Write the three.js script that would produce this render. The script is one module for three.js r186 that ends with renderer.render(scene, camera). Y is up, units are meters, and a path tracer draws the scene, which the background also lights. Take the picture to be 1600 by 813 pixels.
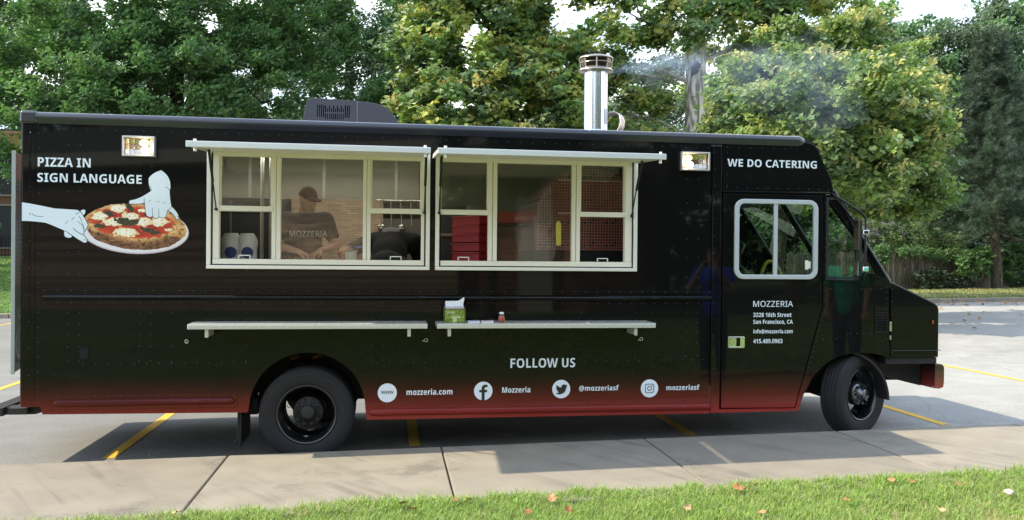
import * as THREE from 'three';
import { mergeGeometries, mergeVertices } from 'three/addons/utils/BufferGeometryUtils.js';
import { RoundedBoxGeometry } from 'three/addons/geometries/RoundedBoxGeometry.js';
import { ImprovedNoise } from 'three/addons/math/ImprovedNoise.js';
import { RectAreaLightUniformsLib } from 'three/addons/lights/RectAreaLightUniformsLib.js';
import { FontLoader } from 'three/addons/loaders/FontLoader.js';

// ---------------------------------------------------------------- camera, sky, sun, exposure
const scene = new THREE.Scene();
const camera = new THREE.PerspectiveCamera(34.86, 1024 / 520, 0.1, 900);
{
  const yaw = THREE.MathUtils.degToRad(8.3), pitch = -0.00734, roll = 0.007, V = THREE.Vector3;
  const f = new V(Math.sin(yaw) * Math.cos(pitch), Math.sin(pitch), -Math.cos(yaw) * Math.cos(pitch));
  const r0 = new V().crossVectors(f, new V(0, 1, 0)).normalize(), u0 = new V().crossVectors(r0, f);
  const r = r0.clone().multiplyScalar(Math.cos(roll)).addScaledVector(u0, -Math.sin(roll));
  const u = r0.clone().multiplyScalar(Math.sin(roll)).addScaledVector(u0, Math.cos(roll));
  camera.quaternion.setFromRotationMatrix(new THREE.Matrix4().makeBasis(r, u, f.clone().negate()));
  camera.position.set(0, 1.77, 7.26);
}
const EXPOSURE = 1.65, SUN_POWER = 4.4, SKY_POWER = 1.45;
const SUN_DIR = new THREE.Vector3(-0.93, 1, -0.1).normalize();

const renderer = new THREE.WebGLRenderer({ antialias: true });
renderer.setSize(1024, 520);
renderer.toneMapping = THREE.LinearToneMapping;
renderer.toneMappingExposure = EXPOSURE;
renderer.shadowMap.enabled = true;
RectAreaLightUniformsLib.init();
renderer.shadowMap.type = THREE.PCFSoftShadowMap;

const noise = new ImprovedNoise();
const fbm = (x, y, z, o = 4) => { let s = 0, a = 0.5; for (let i = 0; i < o; i++, a *= 0.5, x *= 2.03, y *= 2.03, z *= 2.03) s += a * noise.noise(x, y, z); return s; };
const clamp = THREE.MathUtils.clamp, lerp = THREE.MathUtils.lerp, sstep = THREE.MathUtils.smoothstep;
function rng(seed) { let a = seed >>> 0; return () => { a |= 0; a = (a + 0x6d2b79f5) | 0; let t = Math.imul(a ^ (a >>> 15), 1 | a); t = (t + Math.imul(t ^ (t >>> 7), 61 | t)) ^ t; return ((t ^ (t >>> 14)) >>> 0) / 4294967296; }; }

{ // summer sky with broken white cloud, the same all the way round
  const W = 1024, H = 512, d = new Float32Array(W * H * 4);
  for (let j = 0; j < H; j++) for (let i = 0; i < W; i++) {
    const el = ((j + 0.5) / H - 0.5) * Math.PI, az = ((i + 0.5) / W - 0.5) * 2 * Math.PI;
    const y = Math.sin(el), x = Math.cos(az) * Math.cos(el), z = Math.sin(az) * Math.cos(el), t = Math.pow(clamp(y, 0, 1), 0.55);
    let c = [lerp(0.86, 0.27, t), lerp(0.92, 0.45, t), lerp(1.0, 0.76, t)];
    const k = 1 / (Math.max(y, 0) + 0.16), cl = sstep(fbm(x * k * 1.7 + 3, z * k * 1.7 + 7, 0.4, 5), -0.06, 0.2) * 0.8 * sstep(y, -0.02, 0.08);
    c = c.map((v, n) => lerp(v, [1.12, 1.13, 1.15][n], cl));
    if (y < 0) c = c.map((v) => v * 0.75);
    d.set([c[0], c[1], c[2], 1], (j * W + i) * 4);
  }
  const sky = new THREE.DataTexture(d, W, H, THREE.RGBAFormat, THREE.FloatType);
  sky.mapping = THREE.EquirectangularReflectionMapping;
  sky.magFilter = sky.minFilter = THREE.LinearFilter;
  sky.needsUpdate = true;
  scene.background = sky; scene.environment = sky;
  scene.backgroundIntensity = scene.environmentIntensity = SKY_POWER;
}
const sun = new THREE.DirectionalLight(new THREE.Color(1, 0.9, 0.71), SUN_POWER);
sun.position.copy(SUN_DIR).multiplyScalar(70);
sun.castShadow = true; sun.shadow.radius = 1.2; sun.shadow.mapSize.set(4096, 4096);
Object.assign(sun.shadow.camera, { left: -45, right: 45, top: 45, bottom: -45, near: 1, far: 200 });
scene.add(sun, sun.target);

// ---------------------------------------------------------------- helpers
const names = new Map();
function numbered(n) { const k = names.get(n) ?? 0; names.set(n, k + 1); return k ? n + '_' + String(k).padStart(3, '0') : n; }
function tag(o, label, category, group, kind) {
  if (label) o.userData.label = label;
  if (category) o.userData.category = category;
  if (group) o.userData.group = group;
  if (kind) o.userData.kind = kind;
  return o;
}
function thing(name, label, category, p = [0, 0, 0], turn = 0, group) {
  const o = new THREE.Group(); o.name = numbered(name); o.position.set(...p); o.rotation.y = turn; scene.add(o);
  return tag(o, label, category, group);
}
function mesh(name, g, m, parent = scene, p, r) {
  const o = new THREE.Mesh(g, m); o.name = parent === scene ? numbered(name) : name;
  if (p) o.position.set(...p); if (r) o.rotation.set(...r);
  o.castShadow = o.receiveShadow = true; parent.add(o); return o;
}
function group(name, parent, p) { const o = new THREE.Group(); o.name = name; if (p) o.position.set(...p); parent.add(o); return o; }
function struct(name, g, m, p) { return tag(mesh(name, g, m, scene, p), null, null, null, 'structure'); }
function merge(list) {
  return mergeGeometries(list.map((g) => { const n = g.index ? g.toNonIndexed() : g.clone(); for (const k of Object.keys(n.attributes)) if (!['position', 'normal', 'uv'].includes(k)) n.deleteAttribute(k); n.morphAttributes = {};
    if (!n.attributes.normal) n.computeVertexNormals(); if (!n.attributes.uv) n.setAttribute('uv', new THREE.BufferAttribute(new Float32Array(n.attributes.position.count * 2), 2)); return n; }), false);
}
const box = (x0, x1, y0, y1, z0, z1) => new THREE.BoxGeometry(x1 - x0, y1 - y0, z1 - z0).translate((x0 + x1) / 2, (y0 + y1) / 2, (z0 + z1) / 2);
const rbox = (x0, x1, y0, y1, z0, z1, r = 0.004, s = 2) => new RoundedBoxGeometry(x1 - x0, y1 - y0, z1 - z0, s, Math.min(r, (x1 - x0) * 0.49, (y1 - y0) * 0.49, (z1 - z0) * 0.49)).translate((x0 + x1) / 2, (y0 + y1) / 2, (z0 + z1) / 2);
function uvXY(g, s = 1) { const p = g.attributes.position, u = new Float32Array(p.count * 2); for (let i = 0; i < p.count; i++) { u[2 * i] = p.getX(i) * s; u[2 * i + 1] = p.getY(i) * s; } g.setAttribute('uv', new THREE.BufferAttribute(u, 2)); return g; }
function uvBox(g) { // metres, by the way each face points
  if (g.index) g = g.toNonIndexed();
  const p = g.attributes.position, n = g.attributes.normal, u = new Float32Array(p.count * 2);
  for (let i = 0; i < p.count; i++) { const ax = Math.abs(n.getX(i)), ay = Math.abs(n.getY(i)), az = Math.abs(n.getZ(i)); u[2 * i] = ax > ay && ax > az ? p.getZ(i) : p.getX(i); u[2 * i + 1] = ay >= ax && ay > az ? p.getZ(i) : p.getY(i); }
  g.setAttribute('uv', new THREE.BufferAttribute(u, 2)); return g;
}
function shape(pts, holes = []) { const s = new THREE.Shape(pts.map((p) => new THREE.Vector2(...p))); for (const h of holes) s.holes.push(new THREE.Path(h.map((p) => new THREE.Vector2(...p)))); return s; }
const rect = (x0, x1, y0, y1) => [[x0, y0], [x1, y0], [x1, y1], [x0, y1]];
function rrect(x0, x1, y0, y1, r, n = 5) { const o = []; [[x1 - r, y1 - r, 0], [x0 + r, y1 - r, 1], [x0 + r, y0 + r, 2], [x1 - r, y0 + r, 3]].forEach(([x, y, q]) => { for (let i = 0; i <= n; i++) { const a = (q + i / n) * Math.PI / 2; o.push([x + r * Math.cos(a), y + r * Math.sin(a)]); } }); return o; }
function plate(s, z0, z1, bevel = 0) { // a flat XY shape with thickness from z0 to z1
  const g = new THREE.ExtrudeGeometry(s, { depth: z1 - z0 - 2 * bevel, bevelEnabled: bevel > 0, bevelSize: bevel, bevelThickness: bevel, bevelOffset: -bevel, bevelSegments: 2, curveSegments: 40 });
  return g.translate(0, 0, z0 + bevel);
}
function sweepX(profile, x0, x1, smooth = false) { // profile of [z, y] points, drawn out along x
  const g = new THREE.ExtrudeGeometry(shape(profile.map(([z, y]) => [-z, y])), { depth: x1 - x0, bevelEnabled: false });
  return uvXY(g.rotateY(Math.PI / 2).translate(x0, 0, 0));
}
function tube(pts, r, seg = 24, rad = 8, closed = false) { return new THREE.TubeGeometry(new THREE.CatmullRomCurve3(pts.map((p) => new THREE.Vector3(...p)), closed, 'catmullrom', 0.3), seg, r, rad, closed); }
function rod(a, b, r, n = 8, r2 = r) { const A = new THREE.Vector3(...a), B = new THREE.Vector3(...b), d = B.clone().sub(A), g = new THREE.CylinderGeometry(r2, r, d.length(), n); return g.applyQuaternion(new THREE.Quaternion().setFromUnitVectors(new THREE.Vector3(0, 1, 0), d.clone().normalize())).translate(...A.add(B).multiplyScalar(0.5).toArray()); }
function limb(pts, r0, r1, rad = 7, seg = 10) { // tapered curved tube
  const c = new THREE.CatmullRomCurve3(pts), g = new THREE.TubeGeometry(c, seg, 1, rad, false), p = g.attributes.position, v = new THREE.Vector3(), q = new THREE.Vector3();
  for (let i = 0; i < p.count; i++) { const t = Math.floor(i / (rad + 1)) / seg; c.getPointAt(t, q); v.fromBufferAttribute(p, i).sub(q).multiplyScalar(lerp(r0, r1, t)).add(q); p.setXYZ(i, v.x, v.y, v.z); }
  g.computeVertexNormals(); return g;
}
const lin2s = (v) => { v = clamp(v, 0, 1); return 255 * (v <= 0.0031308 ? v * 12.92 : 1.055 * Math.pow(v, 1 / 2.4) - 0.055); };
function dataTex(w, h, fn, srgb = true) { // fn(u, v, i, j) gives linear r, g, b
  const d = new Uint8Array(w * h * 4);
  for (let j = 0; j < h; j++) for (let i = 0; i < w; i++) { const c = fn((i + 0.5) / w, (j + 0.5) / h, i, j), o = (j * w + i) * 4; for (let k = 0; k < 3; k++) d[o + k] = srgb ? lin2s(c[k]) : clamp(c[k], 0, 1) * 255; d[o + 3] = 255; }
  const t = new THREE.DataTexture(d, w, h, THREE.RGBAFormat); t.wrapS = t.wrapT = THREE.RepeatWrapping; t.magFilter = THREE.LinearFilter; t.minFilter = THREE.LinearMipmapLinearFilter; t.generateMipmaps = true;
  if (srgb) t.colorSpace = THREE.SRGBColorSpace; t.needsUpdate = true; return t;
}
const rep = (t, x, y = x, ox = 0, oy = 0) => { const c = t.clone(); c.repeat.set(x, y); c.offset.set(ox, oy); c.needsUpdate = true; return c; };
const tile = (x, y, p, s, o) => { // fbm that repeats every p cells
  let r = 0, a = 0.5; for (let k = 0; k < o; k++, a *= 0.5, p *= 2) { const fx = x * p, fy = y * p, u = x, v = y; const n = (dx, dy) => noise.noise(fx - dx * p, fy - dy * p, s + k * 7.3); const wx = u, wy = v; r += a * lerp(lerp(n(0, 0), n(1, 0), wx), lerp(n(0, 1), n(1, 1), wx), wy) * 1.35; } return r; };
const std = (r, g, b, rough = 0.6, metal = 0, extra = {}) => { const { ...e } = extra; const m = new THREE.MeshStandardMaterial({ roughness: rough, metalness: metal, ...e }); m.color.setRGB(r, g, b); return m; };
const phys = (r, g, b, rough, metal, extra = {}) => { const m = new THREE.MeshPhysicalMaterial({ roughness: rough, metalness: metal, ...extra }); m.color.setRGB(r, g, b); return m; };
const V3 = (x, y, z) => new THREE.Vector3(x, y, z);

// ---------------------------------------------------------------- shared surfaces
const grain = dataTex(512, 512, (u, v) => { const n = 0.5 + 0.5 * tile(u, v, 24, 1, 4); return [n, n, n]; }, false);
const waves = dataTex(256, 256, (u, v) => { const n = 0.5 + 0.6 * tile(u, v, 4, 9, 2); return [n, n, n]; }, false);
const dents = dataTex(512, 512, (u, v) => { const n = 0.5 + 0.5 * tile(u, v, 3, 5, 3); return [n, n, n]; }, false);
// the vehicle's paint: black that is dyed to red at the hem, with the speckle of the print
const paintMap = dataTex(256, 1024, (u, v) => {
  const y = v * 3, s = noise.noise(u * 200, v * 700, 3) * 0.05 + noise.noise(u * 7, v * 30, 8) * 0.02, t = clamp(1 - (y + s - 0.36) / 0.45, 0, 1), k = t * t * (0.45 + 0.55 * t);
  return [lerp(0.004, 0.31, k), lerp(0.004, 0.034, Math.pow(k, 0.9)), lerp(0.004, 0.025, Math.pow(k, 0.9))];
});
const paint = new THREE.MeshPhysicalMaterial({ map: rep(paintMap, 0.25, 1 / 3), roughness: 0.5, specularIntensity: 0.1, clearcoat: 0.42, clearcoatRoughness: 0.03, bumpMap: rep(dents, 0.35, 0.75), bumpScale: 0.0032 });
const gloss = phys(0.006, 0.006, 0.007, 0.3, 0, { specularIntensity: 0.1, clearcoat: 0.6, clearcoatRoughness: 0.04 });
const trimPaint = phys(0.018, 0.02, 0.029, 0.34, 0, { clearcoat: 0.6, clearcoatRoughness: 0.2 });
const dark = std(0.012, 0.012, 0.013, 0.7);
const seam = std(0.004, 0.004, 0.004, 0.9);
const chassis = std(0.016, 0.015, 0.014, 0.75, 0, { bumpMap: rep(grain, 2), bumpScale: 0.002 });
const rubber = std(0.012, 0.012, 0.013, 0.82, 0, { bumpMap: rep(grain, 3), bumpScale: 0.0015 });
const alu = std(0.86, 0.84, 0.79, 0.45, 0.15, { roughnessMap: rep(grain, 3) });
const shelfMat = std(0.6, 0.59, 0.55, 0.5, 0.3, { roughnessMap: rep(grain, 3) });
const frameMat = std(0.84, 0.78, 0.69, 0.5, 0);
const creamPanel = std(0.8, 0.74, 0.64, 0.55);
const whiteVinyl = std(0.74, 0.8, 0.86, 0.4);
const chrome = std(0.8, 0.8, 0.82, 0.12, 1);
const steel = std(0.55, 0.55, 0.54, 0.34, 0.9, { roughnessMap: rep(grain, 2) });
const glassWavy = new THREE.MeshPhysicalMaterial({ transmission: 1, thickness: 0, roughness: 0.015, ior: 1.68, bumpMap: rep(waves, 0.5, 1.5), bumpScale: 0.0022 });
glassWavy.color.setRGB(0.93, 0.94, 0.93);
const glassCab = new THREE.MeshPhysicalMaterial({ transmission: 1, thickness: 0, roughness: 0.01, ior: 1.5 });
glassCab.color.setRGB(0.72, 0.82, 0.76);
// ---------------------------------------------------------------- ground, lot, sidewalk
const asphaltMap = dataTex(1024, 1024, (u, v) => {
  const fine = tile(u, v, 160, 2, 2), mid = tile(u, v, 14, 3, 4), wob = tile(u, v, 5, 11, 4) * 0.08, cr = Math.abs(((u * 1.0 + wob * 1.6 + v * 0.15) % 0.5) - 0.25), cr2 = Math.abs(v + wob * 2.2 - 0.47);
  let b = 0.265 + 0.1 * fine + 0.07 * mid; const pebble = tile(u, v, 230, 5, 1); if (pebble > 0.33) b += 0.12; if (pebble < -0.36) b -= 0.13;
  if (cr < 0.0014 + 0.003 * mid || cr2 < 0.001 + 0.002 * mid) b *= 0.72; const oil = tile(u, v, 3, 41, 3); if (oil > 0.3) b *= 1 - 0.5 * sstep(oil, 0.3, 0.5);
  return [b * 1.02, b, b * 0.95];
});
const asphaltBump = dataTex(512, 512, (u, v) => { const n = 0.5 + 0.45 * tile(u, v, 110, 4, 2); return [n, n, n]; }, false);
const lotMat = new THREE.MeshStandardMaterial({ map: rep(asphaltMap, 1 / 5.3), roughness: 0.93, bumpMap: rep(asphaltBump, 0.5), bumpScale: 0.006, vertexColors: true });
function sheet(x0, x1, z0, z1, nx, nz, hgt, tint) {
  const g = new THREE.PlaneGeometry(x1 - x0, z1 - z0, nx, nz).rotateX(-Math.PI / 2).translate((x0 + x1) / 2, 0, (z0 + z1) / 2), p = g.attributes.position, c = new Float32Array(p.count * 3), u = new Float32Array(p.count * 2);
  for (let i = 0; i < p.count; i++) { const x = p.getX(i), z = p.getZ(i); p.setY(i, hgt(x, z)); c.set(tint(x, z), i * 3); u[2 * i] = x; u[2 * i + 1] = z; }
  g.setAttribute('color', new THREE.BufferAttribute(c, 3)); g.setAttribute('uv', new THREE.BufferAttribute(u, 2)); g.computeVertexNormals(); return g;
}
const soilMap = dataTex(512, 512, (u, v) => { const a = tile(u, v, 40, 6, 4), b = tile(u, v, 6, 2, 3); return [0.085 + 0.05 * a + 0.03 * b, 0.1 + 0.05 * a, 0.035 + 0.02 * a]; });
const turfMat = new THREE.MeshStandardMaterial({ map: rep(soilMap, 0.5), roughness: 1, vertexColors: true, bumpMap: rep(grain, 1), bumpScale: 0.03 });
struct('ground', sheet(-260, 260, -300, 220, 40, 40, () => -0.012, () => [0.8, 1, 0.7]), turfMat);
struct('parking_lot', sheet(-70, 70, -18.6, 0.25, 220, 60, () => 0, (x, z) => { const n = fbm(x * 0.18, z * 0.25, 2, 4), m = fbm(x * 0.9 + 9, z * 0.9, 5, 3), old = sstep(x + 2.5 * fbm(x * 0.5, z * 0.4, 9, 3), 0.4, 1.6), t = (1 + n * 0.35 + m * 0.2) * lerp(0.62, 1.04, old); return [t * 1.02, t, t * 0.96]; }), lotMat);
// verge beyond the lot: a kerb, then grass that climbs towards the building
const concreteMap = dataTex(1024, 1024, (u, v) => {
  const fine = tile(u, v, 190, 7, 2), mid = tile(u, v, 9, 13, 4), spot = tile(u, v, 42, 23, 2);
  const s = (u * 2 - v * 1.1), streak = noise.noise(s * 26, (u * 0.5 + v) * 3.2, 4.4) * sstep(tile(u, v, 4, 31, 2), -0.1, 0.25);
  const stain = sstep(tile(u, v, 5, 57, 4) + 0.25 * tile(u, v, 60, 58, 2), 0.12, 0.34), drip = sstep(noise.noise(s * 9 + 5, (u * 0.5 + v) * 1.6, 8.1), 0.15, 0.5); let b = 0.24 + 0.03 * fine + 0.07 * mid - Math.max(0, streak) * 0.1 - 0.06 * stain - 0.035 * drip * (0.6 + fine); if (spot > 0.4) b -= 0.05;
  return [b * 1.05, b * 0.92, b * 0.71];
});
const concBump = rep(asphaltBump, 0.9);
const concrete = new THREE.MeshStandardMaterial({ map: rep(concreteMap, 1 / 3.1, 1 / 2.7), roughness: 0.9, bumpMap: concBump, bumpScale: 0.002 });
const concretes = [0, 1, 2].map((k) => { const m = concrete.clone(); m.map = rep(concreteMap, 1 / 3.1, 1 / 2.7, 0.37 * k, 0.29 * k); m.color.setRGB(1 - 0.09 * (k % 2), 1 - 0.1 * (k % 2), 1 - 0.1 * (k % 2)); return m; });
const joints = [-15.6, -13.8, -12, -10.25, -8.5, -6.7, -4.92, -3.13, -1.34, 0.41, 2.2, 4.02, 5.8, 7.6, 9.4, 11.2, 13, 14.8];
{
  const walk = new THREE.Group(); walk.name = 'sidewalk'; tag(walk, null, null, null, 'structure'); scene.add(walk);
  mesh('bed', box(-15.6, 14.8, -0.2, 0.09, 0.22, 1.85), std(0.12, 0.11, 0.09, 1), walk);
  for (let i = 0; i + 1 < joints.length; i++) mesh('slab', uvBox(rbox(joints[i] + 0.006, joints[i + 1] - 0.006, -0.05, 0.13, 0.192 + 0.004 * (i % 2), 1.87, 0.012)), concretes[i % 3], walk);
  const kerb = new THREE.Group(); kerb.name = 'far_kerb'; tag(kerb, null, null, null, 'structure'); scene.add(kerb);
  for (let x = -50; x < 60; x += 3) mesh('kerb_stone', uvBox(rbox(x + 0.008, x + 2.992, -0.1, 0.135, -18.86, -18.6, 0.02)), concretes[Math.abs(x) % 2], kerb);
}
const rise = (x, z) => { const k = sstep(-z, 19, 40) * sstep(-x, -2, 9) * 1.75; return 0.11 + k + 0.03 * fbm(x * 0.3, z * 0.3, 1, 2); };
struct('lawn', sheet(-70, 90, -75, -18.8, 160, 60, rise, (x, z) => { const n = fbm(x * 0.35, z * 0.35, 3, 4), dry = x > 8 ? 1 : 0; return [1.35 + n * 1.2 + dry * 0.8, 1.9 + n + dry * 0.15, 0.85 + n * 0.4]; }), turfMat);
struct('front_lawn', sheet(-40, 40, 1.83, 60, 160, 90, (x, z) => 0.095 + 0.02 * fbm(x * 0.7, z * 0.7, 8, 3), (x, z) => { const n = fbm(x * 0.6, z * 0.6, 3, 4); return [1.15 + n * 1.4, 1.5 + n, 0.8]; }), turfMat);
// painted stripes of the bays
const worn = dataTex(512, 512, (u, v) => { const w = tile(u, v, 60, 3, 3), k = w > 0.26 ? 0.35 : 1; return [0.66 * k, 0.39 * k, 0.035 + 0.06 * (1 - k)]; });
const yellow = new THREE.MeshStandardMaterial({ map: rep(worn, 1.1), roughness: 0.75, bumpMap: rep(asphaltBump, 0.5), bumpScale: 0.004 });
for (const x of [-10.7, -7.95, -5.22, -2.47, 0.2, 2.87, 5.56, 8.45, 11.2, 14]) {
  struct('parking_line', uvXZ(new THREE.PlaneGeometry(0.1, 5.2).rotateX(-Math.PI / 2)), yellow, [x, 0.004, -3.02]);
  struct('parking_line', uvXZ(new THREE.PlaneGeometry(0.1, 5).rotateX(-Math.PI / 2)), yellow, [x + 0.6, 0.004, -15.9]);
}
function uvXZ(g) { const p = g.attributes.position, u = new Float32Array(p.count * 2); for (let i = 0; i < p.count; i++) { u[2 * i] = p.getX(i) * 1.3; u[2 * i + 1] = p.getZ(i); } g.setAttribute('uv', new THREE.BufferAttribute(u, 2)); return g; }

// ---------------------------------------------------------------- grass
const leafMat = (rough = 0.75, tr = 0.35) => new THREE.MeshPhysicalMaterial({ color: 0xffffff, roughness: Math.max(rough, 0.8), transmission: tr, thickness: 0, ior: 1.35, side: THREE.DoubleSide, clearcoat: 0.4, clearcoatRoughness: 0.38 });
function bladeTuft(n, r, h, w, seed) {
  const R = rng(seed), pos = [];
  for (let i = 0; i < n; i++) {
    const a = R() * 6.283, d = r * Math.sqrt(R()), x = Math.cos(a) * d, z = Math.sin(a) * d, hh = h * (0.55 + 0.6 * R()), l = hh * (0.25 + 0.7 * R()), b = R() * 6.283, dx = Math.cos(b), dz = Math.sin(b), px = -dz * w / 2, pz = dx * w / 2;
    const P = (t, s) => [x + dx * l * t * t + px * s, hh * t * (1 - 0.25 * t), z + dz * l * t * t + pz * s];
    const a0 = P(0, 1), a1 = P(0, -1), b0 = P(0.55, 0.8), b1 = P(0.55, -0.8), c = P(1, 0);
    pos.push(...a0, ...a1, ...b1, ...a0, ...b1, ...b0, ...b0, ...b1, ...c);
  }
  const g = new THREE.BufferGeometry(); g.setAttribute('position', new THREE.Float32BufferAttribute(pos, 3)); g.computeVertexNormals(); return g;
}
function scatter(name, g, m, list, parent = scene) { // list of [x, y, z, turn, size, [r, g, b], tilt]
  const o = new THREE.InstancedMesh(g, m, list.length), M = new THREE.Matrix4(), q = new THREE.Quaternion(), e = new THREE.Euler(), c = new THREE.Color();
  list.forEach(([x, y, z, t, s, k, tx = 0, tz = 0], i) => { M.compose(V3(x, y, z), q.setFromEuler(e.set(tx, t, tz)), V3(s, s, s)); o.setMatrixAt(i, M); o.setColorAt(i, c.setRGB(...k)); });
  o.name = parent === scene ? numbered(name) : name; o.castShadow = o.receiveShadow = true; o.userData.kind = 'stuff'; parent.add(o); return o;
}
{
  const R = rng(77), list = [];
  const put = (x, z, s) => { const n = fbm(x * 0.9, z * 0.9, 3, 3), dry = R() < 0.2 + Math.max(0, n) * 1.3 + (x > 2 ? 0.08 : 0), k = 0.75 + 0.5 * R(); list.push([x, 0.1, z, R() * 6.28, s * (0.75 + 0.5 * R()) * (1 + 0.8 * fbm(x * 2.2, z * 2.2, 6, 3)) * (dry ? 0.8 : 1), dry ? [0.5 * k, 0.46 * k, 0.2 * k] : [0.29 * k, 0.43 * k, 0.07 * k], (R() - 0.5) * 0.5, (R() - 0.5) * 0.5]); };
  for (let i = 0; i < 46000; i++) { const x = -5.5 + 14 * R(), z = 1.66 + 1.9 * Math.pow(R(), 1.15), edge = 1.72 + 0.2 * fbm(x * 1.3, 2, 1, 3) + 0.14 * fbm(x * 6, 1, 4, 3) + (x < 0 ? -x * 0.05 : 0); if (z > edge) put(x, z, z < edge + 0.2 ? 1.15 : 0.95); }
  for (let i = 0; i < 16000; i++) put(-9 + 22 * R(), 3.4 + 7 * R(), 1.3);
  tag(scatter('grass', bladeTuft(9, 0.045, 0.075, 0.0052, 5), leafMat(0.8, 0.45), list), 'bright green lawn grass in front of the sidewalk', 'grass');
}
{
  const R = rng(78), list = [];
  for (let i = 0; i < 9000; i++) { const x = 14 + 22 * R(), z = -19 - 6.5 * R(), k = 0.7 + 0.6 * R(), dry = R() < 0.5; list.push([x, rise(x, z) - 0.01, z, R() * 6.28, 1.4 + R(), dry ? [0.4 * k, 0.35 * k, 0.12 * k] : [0.2 * k, 0.26 * k, 0.06 * k]]); }
  for (let i = 0; i < 9000; i++) { const x = -24 + 14 * R(), z = -19 - 18 * R(), k = 0.7 + 0.6 * R(); list.push([x, rise(x, z) - 0.01, z, R() * 6.28, 1.6 + R(), [0.17 * k, 0.31 * k, 0.06 * k]]); }
  tag(scatter('verge_grass', bladeTuft(8, 0.12, 0.06, 0.01, 6), leafMat(0.8, 0.4), list), 'short grass on the verge beyond the parking lot', 'grass');
}
// weeds that grow where the lot meets the sidewalk
[[-2.0, 0.1, 0.16, 'single green weed at the sidewalk edge over the yellow stripe'], [-1.72, 0.1, 0.13, 'thin dry weed at the sidewalk edge behind the rear mudflap'], [-0.28, 0.12, 0.13, 'sparse weed at the sidewalk edge right of the rear tyre'], [5.15, 0.1, 0.14, 'shaded weed tuft beside the front tyre at the sidewalk edge'], [6.2, 0.08, 0.17, 'dark weed tuft at the sidewalk edge beyond the front stripe']].forEach(([x, z, h, l], i) => {
  const t = thing('weed', l, 'weed', [x, 0, z]); mesh('blades', bladeTuft(i === 4 ? 16 : 9, 0.06, h * 1.3, 0.006, 40 + i), tintLeaf(i === 1 ? [0.3, 0.27, 0.12] : [0.1, 0.18, 0.05]), t);
});
function tintLeaf(c) { const m = leafMat(); m.color.setRGB(...c); return m; }
// ---------------------------------------------------------------- trees
function leafPoly(kind) { // outline of one leaf, stem at the origin, tip along y, length 1
  if (kind === 'lobed') return [[0, 0], [0.34, 0.1], [0.3, 0.3], [0.56, 0.5], [0.26, 0.6], [0, 1], [-0.26, 0.6], [-0.56, 0.5], [-0.3, 0.3], [-0.34, 0.1]];
  if (kind === 'needle') return [[0.012, 0], [0, 1], [-0.012, 0]];
  return [[0, 0], [0.3, 0.35], [0.22, 0.7], [0, 1], [-0.22, 0.7], [-0.3, 0.35]];
}
function leafSpray(n, spread, len, kind, seed, up = 0.6) {
  const R = rng(seed), pos = [], o = leafPoly(kind), q = new THREE.Quaternion(), v = V3(), c = V3();
  for (let i = 0; i < n; i++) {
    const d = V3(R() - 0.5, (R() - 0.5) * 0.8, R() - 0.5).normalize().multiplyScalar(spread * Math.cbrt(R()));
    const nrm = V3((R() - 0.5) * 2 - 0.55, up * 0.8 + R(), (R() - 0.5) * 2 + 0.45).normalize();
    q.setFromUnitVectors(V3(0, 0, 1), nrm).multiply(new THREE.Quaternion().setFromAxisAngle(V3(0, 0, 1), R() * 6.283));
    const s = len * (0.7 + 0.5 * R()), fold = 0.15 + 0.25 * R(), at = (p) => v.set(p[0] * s, p[1] * s, (Math.abs(p[0]) * fold - p[1] * p[1] * 0.22) * s).applyQuaternion(q).add(d).toArray();
    if (kind === 'needle') { pos.push(...at(o[0]), ...at(o[1]), ...at(o[2])); continue; }
    const m = [0, 0.45];
    for (let k = 0; k < o.length; k++) pos.push(...at(m), ...at(o[k]), ...at(o[(k + 1) % o.length]));
  }
  const g = new THREE.BufferGeometry(); g.setAttribute('position', new THREE.Float32BufferAttribute(pos, 3)); g.computeVertexNormals(); return g;
}
function needleBrush(n, len, seed) { // a shoot with needles all round
  const R = rng(seed), pos = [], d = V3(), s = V3();
  for (let i = 0; i < n; i++) { const t = R(), a = R() * 6.283, b = V3(0, t * 0.3, 0); d.set(Math.cos(a), 0.7 + 0.5 * R(), Math.sin(a)).normalize().multiplyScalar(len * (0.7 + 0.5 * R())); s.set(-Math.sin(a), 0, Math.cos(a)).multiplyScalar(0.006); pos.push(...b.clone().add(s).toArray(), ...b.clone().sub(s).toArray(), ...b.clone().add(d).toArray()); }
  const g = new THREE.BufferGeometry(); g.setAttribute('position', new THREE.Float32BufferAttribute(pos, 3)); g.computeVertexNormals(); return g;
}
const barkMap = (a, b, sc, seed) => dataTex(256, 512, (u, v) => { const n = tile(u, v, 10, seed, 4) + 0.5 * noise.noise(u * 40, v * 6, seed), t = sstep(n, -0.25 * sc, 0.3 * sc); return a.map((x, k) => lerp(x, b[k], t)); });
const barkBrown = new THREE.MeshStandardMaterial({ map: rep(barkMap([0.035, 0.028, 0.02], [0.12, 0.1, 0.075], 1, 3), 2, 5), roughness: 1, bumpMap: rep(grain, 2, 4), bumpScale: 0.03 });
const barkPale = new THREE.MeshStandardMaterial({ map: rep(barkMap([0.2, 0.18, 0.14], [0.68, 0.64, 0.55], 0.6, 14), 1, 3), roughness: 0.95, bumpMap: rep(grain, 2, 3), bumpScale: 0.01 });
const leafShared = leafMat(0.8, 0.55);
const sprays = new Map();
const spray = (n, sp, l, kind, up) => { const k = [n, sp, l, kind, up].join(); if (!sprays.has(k)) sprays.set(k, leafSpray(n, sp, l, kind, 100 + sprays.size, up)); return sprays.get(k); };
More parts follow.
